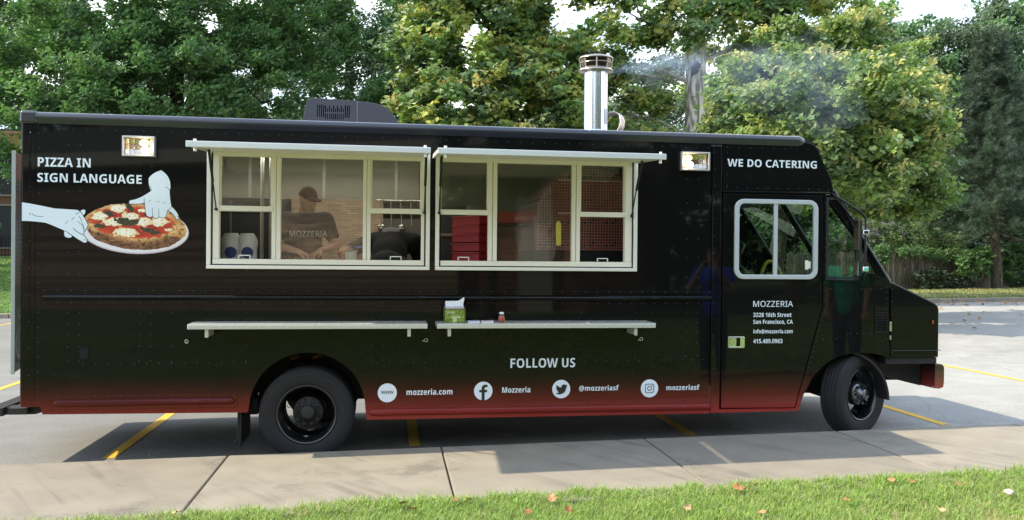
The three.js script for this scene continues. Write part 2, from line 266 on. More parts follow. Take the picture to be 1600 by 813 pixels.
// blobs: [x, y, z, rx, ry, rz, tips] relative to the base; o: trunk radius and height, leaf kind, colours, seed
function tree(name, label, category, base, blobs, o) {
  const R = rng(o.seed), t = thing(name, label, category, base, 0, o.group), wood = [], list = [], extra = [];
  const H = o.height, lean = o.lean ?? [0.3, 0.2], top = V3(lean[0], H, lean[1]);
  const main = limb([V3(0, -0.1, 0), V3(lean[0] * 0.2 + 0.08, H * 0.35, lean[1] * 0.3), V3(lean[0] * 0.7, H * 0.7, lean[1] * 0.6), top], o.r, o.r * 0.42, 11, 16);
  const pal = o.colors;
  for (const [x, y, z, rx, ry, rz, tips] of blobs) {
    const c = V3(x, y, z), fork = top.clone().multiplyScalar(clamp((y - ry * 0.6) / H, 0.3, 0.97)); fork.x = lean[0] * fork.y / H; fork.z = lean[1] * fork.y / H;
    if (!o.bare) wood.push(limb([fork, fork.clone().lerp(c, 0.5).add(V3((R() - 0.5) * 0.6, 0.3, (R() - 0.5) * 0.6)), c], o.r * (o.limb ?? 0.36), o.r * 0.1, 6, 7));
    for (let i = 0; i < tips; i++) {
      const d = V3(R() * 2 - 1, R() * 2 - 1, R() * 2 - 1); if (d.lengthSq() < 0.01) continue; d.normalize();
      const lump = 1 + 0.5 * noise.noise(d.x * 2.1 + o.seed, d.y * 2.1, d.z * 2.1), rad = (0.45 + 0.55 * Math.cbrt(R())) * lump, p = V3(x + d.x * rx * rad, y + d.y * ry * rad, z + d.z * rz * rad);
      if (p.y < (o.floor ?? 0.6)) continue;
      const root = fork.clone().lerp(c, 0.35 + 0.6 * R());
      if (i % (o.twigs ?? 7) === 0) wood.push(limb([root, root.clone().lerp(p, 0.55).add(V3((R() - 0.5) * 0.4, 0.15, (R() - 0.5) * 0.4)), p], o.r * 0.07, 0.008, 4, 5));
      const tint = 0.8 + 0.4 * R(), which = R(), clump = o.clump * (0.7 + 0.6 * R());
      for (let k = 0; k < o.per * 1.45; k++) {
        const s = V3(R() + R() + R() - 1.5, (R() + R() + R() - 1.5) * 0.6, R() + R() + R() - 1.5).multiplyScalar(clump);
        const col = pal[Math.min(pal.length - 1, Math.floor((which * 0.75 + R() * 0.25) * pal.length))], b = tint * (0.85 + 0.3 * R());
        list.push([p.x + s.x, p.y + s.y, p.z + s.z, (R() - 0.5) * 2.6, 0.6 + 0.8 * R() * R() + 0.1, [col[0] * b, col[1] * b, col[2] * b], (R() - 0.5) * 0.9, (R() - 0.5) * 0.9]);
      }
      if (o.seeds && rad > 0.72 && R() < o.seeds) for (let k = 0; k < 5; k++) { const b = 0.8 + 0.4 * R(); extra.push([p.x + (R() - 0.5) * clump * 1.4, p.y + clump * (0.2 + 0.7 * R()), p.z + (R() - 0.3) * clump * 1.4, R() * 6.28, 0.8 + 0.5 * R(), [o.seedColor[0] * b, o.seedColor[1] * b, o.seedColor[2] * b], (R() - 0.5) * 1.2, (R() - 0.5) * 1.2]); }
    }
  }
  mesh('trunk', main, o.bark ?? barkBrown, t);
  if (wood.length) mesh('limbs', merge(wood), o.bark ?? barkBrown, t);
  scatter('crown', spray(o.n ?? 8, o.spread ?? 0.26, o.len * 1.08, o.kind ?? 'oval', o.up ?? 0.6), leafShared, list, t);
  if (extra.length) scatter('seed_clusters', spray(9, 0.13, 0.11, 'oval', 0.3), leafShared, extra, t);
  return t;
}
const G1 = [[0.09, 0.2, 0.05], [0.115, 0.25, 0.06], [0.15, 0.29, 0.07], [0.075, 0.17, 0.048]];
const G2 = [[0.055, 0.115, 0.032], [0.07, 0.14, 0.036], [0.085, 0.145, 0.036]];
const GY = [[0.14, 0.28, 0.05], [0.2, 0.34, 0.055], [0.29, 0.41, 0.065], [0.46, 0.48, 0.09], [0.1, 0.2, 0.05], [0.13, 0.25, 0.06]];
const GM = [[0.18, 0.31, 0.055], [0.24, 0.36, 0.065], [0.12, 0.22, 0.055], [0.27, 0.35, 0.08]];
const GF = [[0.1, 0.22, 0.06], [0.14, 0.27, 0.07], [0.17, 0.32, 0.08]];
tree('maple_tree', 'large dense green maple rising over the rear half of the truck', 'tree', [-8, 0.5, -25], [[-3.5, 7, 1, 3.2, 2.8, 2.6, 120], [0.2, 6.6, 2.2, 3.2, 2.6, 2.4, 130], [3.6, 7, 0.6, 3.0, 2.8, 2.6, 120], [-2.2, 11, 0.5, 3.4, 3, 3, 130], [1.8, 11.2, 0.6, 3.6, 3.2, 3, 140], [4.6, 10.5, -1, 2.4, 2.6, 2.4, 70], [0, 14.5, 0, 3.4, 2.6, 3, 80]], { r: 0.42, height: 11, seed: 11, per: 15, clump: 0.42, len: 0.17, colors: G1, n: 9, spread: 0.3 });
tree('maple_tree', 'broad dark green tree at the left end behind the rear corner', 'tree', [-19, 0.9, -31], [[-3, 9.5, 2, 4.2, 3.2, 3, 100], [2.6, 11.2, 2, 4.2, 3.6, 3, 120], [-1, 13, 1, 4.6, 3.4, 3, 100]], { r: 0.5, height: 11, seed: 12, per: 12, clump: 0.5, len: 0.19, colors: G2.concat(G1.slice(0, 1)), n: 9, spread: 0.32 });
tree('oak_tree', 'very dark tall tree left of the sky gap above the rooftop unit', 'tree', [-2.4, 0.6, -38], [[-0.5, 9, 1, 3.4, 3.5, 2.6, 110], [0.6, 13.5, 0.5, 3, 3, 2.4, 100], [-2, 13.6, 0, 3, 3, 2.4, 80], [-1.2, 5.2, 1.2, 3.4, 2.6, 2, 70]], { r: 0.5, height: 12, seed: 13, per: 12, clump: 0.42, len: 0.2, colors: G2, n: 9, spread: 0.32 });
tree('birch_tree', 'light green feathery tree just right of the rooftop unit', 'tree', [0.3, 0.3, -27], [[0.1, 6.4, 1, 1.8, 2.4, 1.6, 80], [0.4, 9.2, 0.6, 1.7, 2.2, 1.6, 70], [-0.6, 4.6, 1, 1.6, 1.5, 1.5, 50], [1.2, 11.8, 0, 2.0, 1.6, 1.6, 40]], { r: 0.2, height: 9, seed: 14, per: 14, clump: 0.36, len: 0.15, colors: GF, n: 10, spread: 0.3 });
tree('sycamore_tree', 'yellow tipped sycamore with lobed leaves left of the chimney', 'tree', [3.9, 0.15, -20.6], [[-1.9, 6.2, 1.2, 1.9, 1.9, 1.8, 75], [0.4, 6.0, 1.6, 2.2, 2.0, 1.8, 85], [-0.9, 8.8, 1, 2.2, 2.0, 1.8, 80], [1.7, 8.0, 0.8, 1.5, 1.5, 1.5, 45], [-1.8, 11.3, 0.6, 2, 1.7, 1.7, 45], [0.9, 10.9, 0.4, 1.9, 1.5, 1.6, 36], [1.6, 4.3, 1.2, 2.0, 1.3, 1.6, 55], [-1.2, 4.0, 1.2, 2.0, 1.3, 1.6, 55], [0.2, 7.6, 1.2, 1.4, 1.0, 1.2, 40], [0.2, 9.8, 0.6, 1.3, 1.1, 1.1, 40], [-2.6, 8.6, 0.6, 1.2, 1.2, 1.1, 36]], { r: 0.24, height: 8, seed: 15, per: 12, clump: 0.36, len: 0.175, kind: 'lobed', colors: GY, n: 7, spread: 0.26, seeds: 0.22, seedColor: [0.6, 0.52, 0.14] });
tree('sycamore_tree', 'tall sycamore with thick pale mottled trunk behind the chimney smoke', 'tree', [10.3, 0.15, -20.2], [[-3.6, 11.4, 0.6, 2.2, 1.4, 1.8, 34], [-0.6, 12.4, 0.5, 2.4, 1.5, 2, 45], [2.8, 11, 0.8, 2.6, 1.7, 2, 60], [4.6, 9.2, 0.2, 2.4, 1.7, 2, 80], [1.6, 9.6, 1.2, 1.5, 0.9, 1.2, 34], [-0.9, 9.0, 1.3, 1.2, 0.7, 0.9, 20], [-2.6, 6.4, -0.6, 2.0, 1.7, 1.4, 70], [-2.2, 9.4, 0.8, 1.7, 1.0, 1.3, 34], [-3.2, 8.0, 0.2, 1.3, 1.0, 1.2, 26], [1.9, 7.6, -1, 1.8, 2, 1.6, 40], [-1.4, 4.4, 0.4, 2.4, 1.5, 1.4, 80]], { r: 0.5, height: 15, lean: [0.25, 0.1], seed: 16, per: 11, clump: 0.38, len: 0.18, kind: 'lobed', colors: GY, n: 6, spread: 0.28, bark: barkPale, limb: 0.17, twigs: 5 });
tree('norway_maple_tree', 'maple with pale yellow seed clusters over the cab roof', 'tree', [10.4, 0.02, -14.5], [[-0.75, 5.3, 1.39, 1.39, 1.39, 1.3, 84], [0.78, 5.13, 1.74, 1.57, 1.48, 1.39, 89], [2.7, 4.7, 1.39, 1.48, 1.48, 1.39, 84], [1.65, 6.79, 0.7, 1.48, 1.13, 1.3, 63], [3.65, 5.92, 0.52, 1.3, 1.22, 1.22, 57], [0.25, 3.83, 1.39, 1.57, 0.96, 1.3, 63], [2.52, 3.39, 1.74, 1.3, 0.78, 1.04, 50], [0.15, 6.9, 0.52, 1.13, 0.96, 1.04, 31], [3.6, 3.2, 1.4, 1.1, 0.6, 0.8, 26], [-1.5, 4.7, 4.6, 1.1, 1.2, 1.3, 48], [-0.1, 4.9, 4.9, 1.2, 1.0, 1.3, 52], [0.9, 4.5, 4.3, 1.0, 0.9, 1.1, 40], [-0.2, 3.5, 4.6, 1.1, 0.6, 1.0, 30]], { r: 0.26, height: 5.8, lean: [0.8, 0.3], seed: 17, per: 11, clump: 0.3, len: 0.15, kind: 'lobed', colors: GM, n: 6, spread: 0.2, seeds: 0.5, seedColor: [0.62, 0.6, 0.2], floor: 2.3 });
tree('oak_tree', 'tall dark leafy tree behind the pine at the right', 'tree', [33, 0.2, -33], [[-1, 8, 1, 4, 3, 3, 110], [-3.9, 11.2, 0.5, 3.2, 2.6, 2.6, 110], [-6.6, 9.4, 1.2, 2.2, 2.2, 2, 70], [1.5, 12.5, 0.5, 4, 3.2, 3, 110], [3, 7, 1, 3.4, 3.4, 3, 80], [-4.6, 6.6, 0.4, 2.6, 2.4, 2.2, 70]], { r: 0.5, height: 11, seed: 18, per: 12, clump: 0.5, len: 0.22, colors: G1.slice(0, 2).concat(G2), n: 9, spread: 0.34 });
// the mass of trees further back
[[-24, -51, 14.5, 6, 'tall tree at the back left of the large maple'], [-13.5, -53, 15, 6, 'tall tree straight behind the large maple'], [25, -54, 14, 6, 'tall tree far behind the cab'], [36, -52, 15, 6.5, 'tall tree far behind the pine top'], [47, -50, 15, 6.5, 'tall tree at the far right horizon'], [-27, -44, 9.5, 5.5, 'dark tree far behind the brown building'], [-13, -46, 10, 5.5, 'dark green tree far behind the large maple'], [3.2, -46, 7.6, 5, 'shadowy tree far behind the light feathery tree'], [9.4, -34, 6.4, 4.0, 'shadowy tree behind the gap between the two sycamores'], [13.5, -47, 7.2, 4.8, 'shadowy tree far behind the chimney'], [20, -46, 8.6, 5.4, 'shadowy tree far behind the pale trunk'], [26, -42, 8.4, 5, 'shadowy tree far behind the flowering shrubs'], [21, -33, 4.4, 3.4, 'low dark tree directly behind the lilac shrub'], [28.5, -31, 4.2, 3.2, 'low dark tree behind the fence and the pine'], [34.5, -38, 6, 4.5, 'dark tree behind the right end of the fence'], [44, -46, 10, 6, 'dark tree at the far right beyond the pine']].forEach(([x, z, y, r, l], i) =>
  tree('broadleaf_tree', l, 'tree', [x, 0.4, z], [[0, y, 0, r, r * 0.72, r * 0.6, 130], [r * 0.55, y * 0.5, 0.5, r * 0.8, r * 0.5, r * 0.5, 95], [-r * 0.55, y * 0.45, 0.8, r * 0.8, r * 0.5, r * 0.5, 95], [0, y * 0.2, 1, r * 0.9, y * 0.22, r * 0.4, 70]], { r: 0.4, height: y, seed: 60 + i, per: 11, clump: 0.6, len: 0.27, colors: G2, n: 8, spread: 0.4 }));
{ // pine
  const t = thing('pine_tree', 'dark blue green pine with bare lower trunk on the grass strip', 'tree', [25.4, 0.13, -24.5]), R = rng(31), list = [], wood = [];
  mesh('trunk', limb([V3(0, -0.15, 0), V3(0.02, 0.1, 0), V3(-0.12, 2, 0.05), V3(-0.2, 6, 0), V3(-0.25, 10.6, 0)], 0.23, 0.05, 10, 20), barkBrown, t);
  for (let i = 0; i < 130; i++) {
    const y = 2.2 + 8.2 * Math.pow(i / 130, 1.05), a = i * 2.4 + R(), L = Math.max(0.5, (10.9 - y) * 0.4) * (0.75 + 0.4 * R()), x0 = -0.02 * y, d = V3(Math.cos(a), 0, Math.sin(a)), droop = y < 4 ? -0.35 : 0.12;
    const tip = V3(x0, y, 0).addScaledVector(d, L).add(V3(0, droop + 0.35 * L * 0.5, 0)), mid = V3(x0, y, 0).addScaledVector(d, L * 0.55).add(V3(0, droop, 0));
    wood.push(limb([V3(x0, y, 0), mid, tip], 0.035, 0.01, 4, 5));
    for (let k = 0; k < 34; k++) { const s = 0.3 + 0.72 * R(), p = V3(x0, y, 0).lerp(tip, s).add(V3((R() - 0.5) * L * 0.4, (R() - 0.4) * 0.45, (R() - 0.5) * L * 0.4)), b = 0.75 + 0.5 * R(); list.push([p.x, p.y, p.z, R() * 6.28, 0.8 + 0.5 * R(), [0.055 * b, 0.11 * b, 0.048 * b], (R() - 0.5) * 2 + d.z, (R() - 0.5) * 2 - d.x]); }
  }
  mesh('limbs', merge(wood), barkBrown, t);
  scatter('crown', needleBrush(64, 0.2, 3), leafShared, list, t);
}
// shrubs: a mound of leafy shoots, some with mauve flowers
function shrub(name, label, category, base, blobs, o) {
  const R = rng(o.seed), t = thing(name, label, category, base, 0, o.group), wood = [], list = [], fl = [];
  for (const [x, y, z, rx, ry, rz, n] of blobs) {
    for (let k = 0; k < 6; k++) wood.push(limb([V3(x * 0.5 + (R() - 0.5) * 0.3, -0.05, z * 0.5), V3(x + (R() - 0.5) * rx, y * 0.6, z), V3(x + (R() - 0.5) * rx * 1.5, y + ry * 0.6, z + (R() - 0.5) * rz)], 0.025, 0.006, 5, 5));
    for (let i = 0; i < n; i++) {
      const d = V3(R() * 2 - 1, R() * 2 - 1, R() * 2 - 1).normalize(), rad = 0.35 + 0.65 * Math.cbrt(R()) + 0.2 * noise.noise(d.x * 3 + o.seed, d.y * 3, d.z * 3), p = V3(x + d.x * rx * rad, y + d.y * ry * rad, z + d.z * rz * rad);
      if (p.y < 0.03) continue;
      const c = o.colors[Math.floor(R() * o.colors.length)], b = 0.75 + 0.5 * R(); list.push([p.x, p.y, p.z, R() * 6.28, 0.7 + 0.6 * R(), c.map((v) => v * b), (R() - 0.5), (R() - 0.5)]);
      if (o.flower && d.y > -0.1 && R() < o.flower) for (let k = 0; k < 3; k++) { const b2 = 0.8 + 0.4 * R(); fl.push([p.x + (R() - 0.5) * 0.1, p.y + 0.08, p.z + 0.08 + (R() - 0.5) * 0.1, R() * 6.28, 0.7 + 0.6 * R(), [0.5 * b2, 0.36 * b2, 0.52 * b2], (R() - 0.5) * 2, (R() - 0.5) * 2]); }
    }
  }
  mesh('stems', merge(wood), barkBrown, t);
  scatter('foliage', spray(o.n ?? 8, o.spread ?? 0.14, o.len ?? 0.11, 'oval', 0.7), leafShared, list, t);
  if (fl.length) scatter('flowers', spray(7, 0.07, 0.05, 'oval', 0.2), leafShared, fl, t);
  return t;
}
shrub('lilac_shrub', 'tall shrub with mauve blossoms over the fence', 'shrub', [20.6, 0.1, -27.2], [[-0.4, 2.0, 0.2, 1.5, 0.9, 0.8, 420], [0.9, 2.4, 0.2, 1.3, 0.8, 0.8, 330], [-1.6, 1.8, 0.3, 1.2, 0.9, 0.8, 260], [0.2, 1.2, 0.4, 1.8, 0.7, 0.6, 260]], { seed: 71, colors: [[0.16, 0.27, 0.07], [0.2, 0.31, 0.08], [0.12, 0.2, 0.06]], flower: 0.3 });
shrub('lilac_shrub', 'leafy shrub with few blossoms between the lilac and the pine', 'shrub', [23.3, 0.1, -27.0], [[0, 2.2, 0, 1.2, 1.0, 0.8, 330], [1.2, 1.8, 0.2, 1.1, 0.8, 0.7, 260]], { seed: 72, colors: [[0.14, 0.25, 0.07], [0.18, 0.29, 0.07]], flower: 0.06 });
shrub('vine', 'bright green vine spilling over the top of the fence', 'vine', [21.6, 0.1, -25.1], [[-1.1, 1.5, 0, 0.4, 0.45, 0.2, 110], [0.4, 1.62, 0, 0.9, 0.2, 0.22, 110], [1.9, 1.5, 0, 0.9, 0.25, 0.2, 110]], { seed: 73, colors: [[0.1, 0.22, 0.05], [0.14, 0.26, 0.06]], len: 0.1 });
shrub('hedge_shrub', 'dark low shrub against the fence foot', 'shrub', [22.7, 0.1, -24.9], [[0, 0.4, 0, 0.9, 0.5, 0.3, 190], [1.2, 0.35, 0, 0.8, 0.4, 0.3, 150]], { seed: 74, colors: [[0.03, 0.06, 0.02], [0.05, 0.09, 0.025]] });
shrub('sapling', 'young bright green shrub left of the pine trunk', 'shrub', [24.2, 0.1, -24.7], [[0, 1.0, 0, 0.55, 0.65, 0.35, 150], [0.7, 1.25, 0, 0.5, 0.6, 0.35, 130]], { seed: 75, colors: [[0.1, 0.22, 0.05], [0.13, 0.27, 0.06]], len: 0.13 });
shrub('sapling', 'bright leafy bush right of the pine trunk', 'shrub', [27, 0.1, -25.2], [[0, 0.9, 0, 0.9, 0.9, 0.5, 260], [1.4, 0.8, 0, 0.9, 0.8, 0.5, 230], [0.4, 1.5, 0, 0.8, 0.6, 0.5, 170]], { seed: 76, colors: [[0.09, 0.2, 0.05], [0.12, 0.25, 0.06]], len: 0.13 });
shrub('hedge_shrub', 'bright tuft of leaves beside the engine hood', 'shrub', [19.1, 0.1, -24.6], [[0, 0.6, 0, 0.35, 0.5, 0.3, 90], [0.9, 0.35, 0, 0.5, 0.3, 0.3, 90]], { seed: 77, colors: [[0.14, 0.26, 0.06], [0.1, 0.2, 0.05]] });
{ // board fence
  const f = thing('wooden_fence', 'weathered grey brown board fence behind the grass strip', 'fence', [0, 0, 0]), R = rng(5);
  const wm = barkMap([0.06, 0.05, 0.037], [0.2, 0.17, 0.12], 1.4, 9), mats = [0, 1, 2, 3].map((k) => { const m = new THREE.MeshStandardMaterial({ map: rep(wm, 1.5, 0.35, k * 0.3, k * 0.2), roughness: 1 }); m.color.setRGB(0.75 + 0.17 * k, 0.75 + 0.16 * k, 0.75 + 0.15 * k); return m; });
  const gs = [1.62, 1.68, 1.58].map((h) => plate(shape([[-0.068, 0], [0.068, 0], [0.068, h - 0.05], [0.035, h], [-0.035, h], [-0.068, h - 0.05]]), -0.012, 0.012));
  for (let i = 0; i < 118; i++) mesh('board', gs[i % 3], mats[Math.floor(R() * 4)], f, [16.5 + i * 0.15, 0.1 + (R() - 0.5) * 0.03, -25.5 + (R() - 0.5) * 0.012], [0, (R() - 0.5) * 0.08, (R() - 0.5) * 0.025]);
  for (const y of [0.45, 1.4]) mesh('rail', box(16.4, 34.2, y, y + 0.09, -25.58, -25.54), mats[1], f);
}
// ---------------------------------------------------------------- food truck (its own axes: x forward, y up from the road under the rear axle, z = 0 the serving side)
const RAKE = 0.0165, TX = -0.737;
const truck = thing('food_truck', 'black food truck fading to red at its hem with two open serving windows', 'food truck', [TX, 0, 0]);
truck.rotation.z = -RAKE;
const TW = (x, y, z) => [TX + x * Math.cos(RAKE) + y * Math.sin(RAKE), y * Math.cos(RAKE) - x * Math.sin(RAKE), z];
const W = -2.2; // far side
const font = await new FontLoader().loadAsync('fonts/droid/droid_sans_bold.typeface.json');
const fontR = await new FontLoader().loadAsync('fonts/droid/droid_sans_regular.typeface.json');
{
  const pts = [[-2.27, 0.51], [-2.126, 0.51], [-2.106, 0.447], [-0.493, 0.434], [-0.478, 0.45]];
  const arch = (cx, cy, r, a0, a1, n = 28, ry = r) => Array.from({ length: n + 1 }, (_, i) => { const a = lerp(a0, a1, i / n); return [cx + r * Math.cos(a), cy + ry * Math.sin(a)]; });
  const outline = [...pts, ...arch(0.01, 0.45, 0.488, Math.PI, 0), [0.51, 0.352], [3.61, 0.355], [3.61, 2.86], [-2.27, 2.86]];
  const w1 = rect(-0.79, 1.005, 1.675, 2.66), w2 = rect(1.105, 2.87, 1.675, 2.66);
  mesh('side_panel', uvXY(plate(shape(outline, [w1, w2]), -0.03, 0)), paint, truck);
  mesh('side_panel', uvXY(plate(shape([...pts, ...arch(0.01, 0.45, 0.488, Math.PI, 0), [0.51, 0.352], [4.5, 0.36], ...arch(5.03, 0.42, 0.5, Math.PI * 0.98, 0.35, 16), [5.41, 0.86], [5.4, 1.58], [4.82, 2.41], [4.6, 2.86], [-2.27, 2.86]], [rrect(3.87, 4.62, 1.62, 2.29, 0.06), rect(4.75, 4.9, 1.6, 2.35)]), W, W + 0.03)), paint, truck);
  mesh('corner_post', uvXY(rbox(-2.285, -2.2, 0.51, 2.86, -0.1, 0.003, 0.02, 3)), paint, truck);
  mesh('corner_post', uvXY(rbox(-2.19, -2.172, 0.515, 2.84, -0.01, 0.003, 0.001)), paint, truck);
  mesh('door_post', uvXY(rbox(3.62, 3.706, 0.357, 2.86, -0.06, 0.008, 0.006)), paint, truck);
  mesh('post_cap', uvXY(rbox(3.6, 3.7, 2.8, 2.815, -0.02, 0.016, 0.003)), trimPaint, truck);
  // cab: header, door, front panel, hood
  mesh('cab_header', uvXY(plate(shape([[3.716, 2.396], [4.81, 2.412], [4.795, 2.5], [4.66, 2.79], [4.6, 2.85], [4.5, 2.87], [3.716, 2.86]]), -0.03, 0, 0.003)), paint, truck);
  mesh('header_lip', uvXY(rbox(3.716, 4.8, 2.388, 2.4, -0.02, 0.014, 0.004)), paint, truck);
  const wo = rrect(3.85, 4.638, 1.605, 2.312, 0.075);
  const door = group('cab_door', truck);
  mesh('door_panel', uvXY(plate(shape([[3.728, 0.4], [4.445, 0.392], [4.708, 1.325], [4.708, 2.374], [3.728, 2.374]], [wo]), -0.03, 0.0, 0.003)), paint, door);
  const wf = group('door_window', truck);
  mesh('window_frame', plate(shape(rrect(3.834, 4.654, 1.588, 2.328, 0.088), [rrect(3.878, 4.612, 1.63, 2.286, 0.05)]), -0.02, 0.02, 0.006), phys(0.52, 0.55, 0.58, 0.4, 0.25), wf);
  mesh('mullion', rbox(4.22, 4.256, 1.625, 2.29, -0.02, 0.012, 0.004), phys(0.52, 0.55, 0.58, 0.4, 0.25), wf);
  mesh('pane', plate(shape(rrect(3.87, 4.62, 1.622, 2.295, 0.05)), -0.006, -0.0055), glassCab, wf);
  mesh('latch', merge([rbox(4.535, 4.562, 1.68, 1.765, -0.005, 0.012, 0.003), box(4.562, 4.59, 1.69, 1.755, -0.01, 0.0)]), alu, wf);
  mesh('door_jamb', merge([box(3.706, 3.74, 0.385, 2.39, -0.045, -0.034), box(3.7, 4.47, 0.38, 0.41, -0.045, -0.034), box(3.7, 4.75, 2.36, 2.4, -0.045, -0.034), plate(shape([[4.43, 0.385], [4.48, 0.385], [4.75, 1.32], [4.75, 2.38], [4.69, 2.38], [4.69, 1.33]]), -0.045, -0.034)]), seam, truck);
  const h = group('door_handle', truck);
  mesh('escutcheon', plate(shape(rrect(3.782, 3.944, 0.951, 1.058, 0.014), [rrect(3.8, 3.9, 0.966, 1.046, 0.006)]), -0.004, 0.012, 0.003), chrome, h);
  mesh('paddle', merge([rbox(3.804, 3.866, 0.968, 1.044, -0.008, 0.006, 0.004), new THREE.CylinderGeometry(0.009, 0.009, 0.008, 14).rotateX(Math.PI / 2).translate(3.922, 1.01, 0.014)]), chrome, h);
  const fa = [[5.12, 0.896], [4.99, 0.888], [4.876, 0.861], [4.74, 0.79], [4.622, 0.671], [4.54, 0.52], [4.487, 0.376]];
  mesh('front_panel', uvXY(plate(shape([[4.452, 0.376], [4.718, 1.322], [4.718, 2.374], [4.82, 2.385], [4.86, 2.355], [5.385, 1.555], [5.4, 0.83], [5.33, 0.868], [5.24, 0.888], ...fa], [[[4.752, 1.6], [5.05, 1.6], [5.05, 2.02], [4.882, 2.345], [4.752, 2.345]], [[5.075, 1.66], [5.265, 1.64], [5.075, 1.95]]]), -0.03, 0, 0.002)), paint, truck);
  mesh('door_sill', uvXY(plate(shape([[3.706, 0.357], [4.478, 0.362], [4.484, 0.376], [4.45, 0.384], [3.706, 0.388]]), -0.03, 0.006)), paint, truck);
  mesh('quarter_window', plate(shape([[4.745, 1.595], [5.06, 1.595], [5.06, 2.03], [4.888, 2.352], [4.745, 2.352]]), -0.02, -0.0195), glassCab, truck);
  mesh('quarter_window', plate(shape([[5.07, 1.65], [5.275, 1.63], [5.07, 1.97]]), -0.02, -0.0195), glassCab, truck);
  mesh('window_rubber', plate(shape([[4.738, 1.585], [5.066, 1.585], [5.066, 2.03], [4.892, 2.36], [4.738, 2.36]], [[[4.762, 1.61], [5.044, 1.61], [5.044, 2.02], [4.876, 2.335], [4.762, 2.335]]]), -0.006, 0.008), dark, truck);
  const hd = [[5.412, 0.842], [5.93, 0.845], [5.93, 1.31], [5.918, 1.345], [5.88, 1.375], [5.46, 1.56], [5.412, 1.572]];
  mesh('hood', uvXY(new THREE.ExtrudeGeometry(shape(hd), { depth: -W - 0.1, bevelEnabled: true, bevelSize: 0.02, bevelThickness: 0.03, bevelOffset: -0.02, bevelSegments: 4 }).translate(0, 0, W + 0.05)), paint, truck);
  mesh('hood_trim', uvXY(merge([rbox(5.42, 5.932, 0.912, 0.918, -0.02, 0.003, 0.002)])), trimPaint, truck);
  mesh('hood_latch', merge([rbox(5.392, 5.414, 1.1, 1.19, -0.004, 0.012, 0.004), rbox(5.396, 5.41, 1.02, 1.06, -0.004, 0.01, 0.003)]), steel, truck);
  mesh('marker_light', rbox(5.84, 5.85, 1.17, 1.205, -0.004, 0.006, 0.002), std(0.5, 0.12, 0.03, 0.35), truck);
  const v = group('vent', truck);
  mesh('vent_frame', plate(shape(rect(5.243, 5.372, 1.082, 1.322), [rect(5.255, 5.36, 1.095, 1.31)]), 0, 0.01, 0.002), gloss, v);
  for (let i = 0; i < 8; i++) mesh('louvre', box(-0.053, 0.053, -0.011, 0.011, -0.0015, 0.0015), gloss, v, [5.3075, 1.11 + i * 0.0265, 0.005], [0.6, 0, 0]);
  mesh('vent_backing', box(5.25, 5.365, 1.09, 1.315, 0.0005, 0.0012), seam, v);
  // windscreen and its posts
  const glassQ = new THREE.BufferGeometry(); glassQ.setAttribute('position', new THREE.Float32BufferAttribute([4.83, 2.39, -0.05, 5.39, 1.56, -0.05, 5.39, 1.56, W + 0.05, 4.83, 2.39, -0.05, 5.39, 1.56, W + 0.05, 4.83, 2.39, W + 0.05], 3)); glassQ.computeVertexNormals();
  mesh('windscreen', glassQ, glassCab, truck);
  for (const z of [-0.035, -1.1, W + 0.035]) mesh('windscreen_post', rod([4.815, 2.42, z], [5.4, 1.555, z], 0.034, 8), gloss, truck);
  mesh('windscreen_sill', rbox(5.33, 5.43, 1.5, 1.6, W + 0.02, -0.02, 0.02), gloss, truck);
  // roof
  const rp = [[-2.27, 2.86], [-2.27, 2.9], [0, 2.915], [4.46, 2.915], [4.58, 2.89], [4.66, 2.815], [4.815, 2.42], [4.79, 2.41], [4.635, 2.79], [4.56, 2.86], [4.46, 2.885], [0, 2.885], [-2.24, 2.87]];
  mesh('roof', uvXY(plate(shape(rp), W + 0.02, -0.02)), trimPaint, truck);
  const prof = [[-0.13, 2.93], [-0.03, 2.926]]; for (let i = 0; i <= 8; i++) { const a = Math.PI / 2 - (i / 8) * Math.PI * 0.62; prof.push([-0.022 + 0.045 * Math.cos(a), 2.88 + 0.045 * Math.sin(a)]); } prof.push([0.008, 2.828], [-0.03, 2.828]);
  mesh('roof_trim', new THREE.ExtrudeGeometry(shape(prof.map(([z, y]) => [-z, y])), { depth: 6.72, bevelEnabled: false, curveSegments: 12 }).rotateY(Math.PI / 2).translate(-2.275, 0, 0), trimPaint, truck);
  mesh('roof_trim', new THREE.ExtrudeGeometry(shape(prof.map(([z, y]) => [z, y])), { depth: 6.72, bevelEnabled: false }).rotateY(Math.PI / 2).translate(-2.275, 0, W), trimPaint, truck);
  mesh('corner_cap', new THREE.SphereGeometry(0.055, 14, 10).scale(1.6, 1, 1).translate(4.45, 2.875, -0.035), trimPaint, truck);
  mesh('corner_cap', rbox(-2.29, -2.16, 2.822, 2.93, -0.09, 0.026, 0.024, 3), trimPaint, truck);
  mesh('rear_wall', uvXY(box(-2.268, -2.24, 0.5, 2.86, W + 0.04, -0.75)), gloss, truck);
  // mouldings
  const half = (y0, y1, d, n = 8) => Array.from({ length: n + 1 }, (_, i) => { const a = -Math.PI / 2 + (i / n) * Math.PI; return [0.004 + d * Math.cos(a), (y0 + y1) / 2 + ((y1 - y0) / 2) * Math.sin(a)]; });
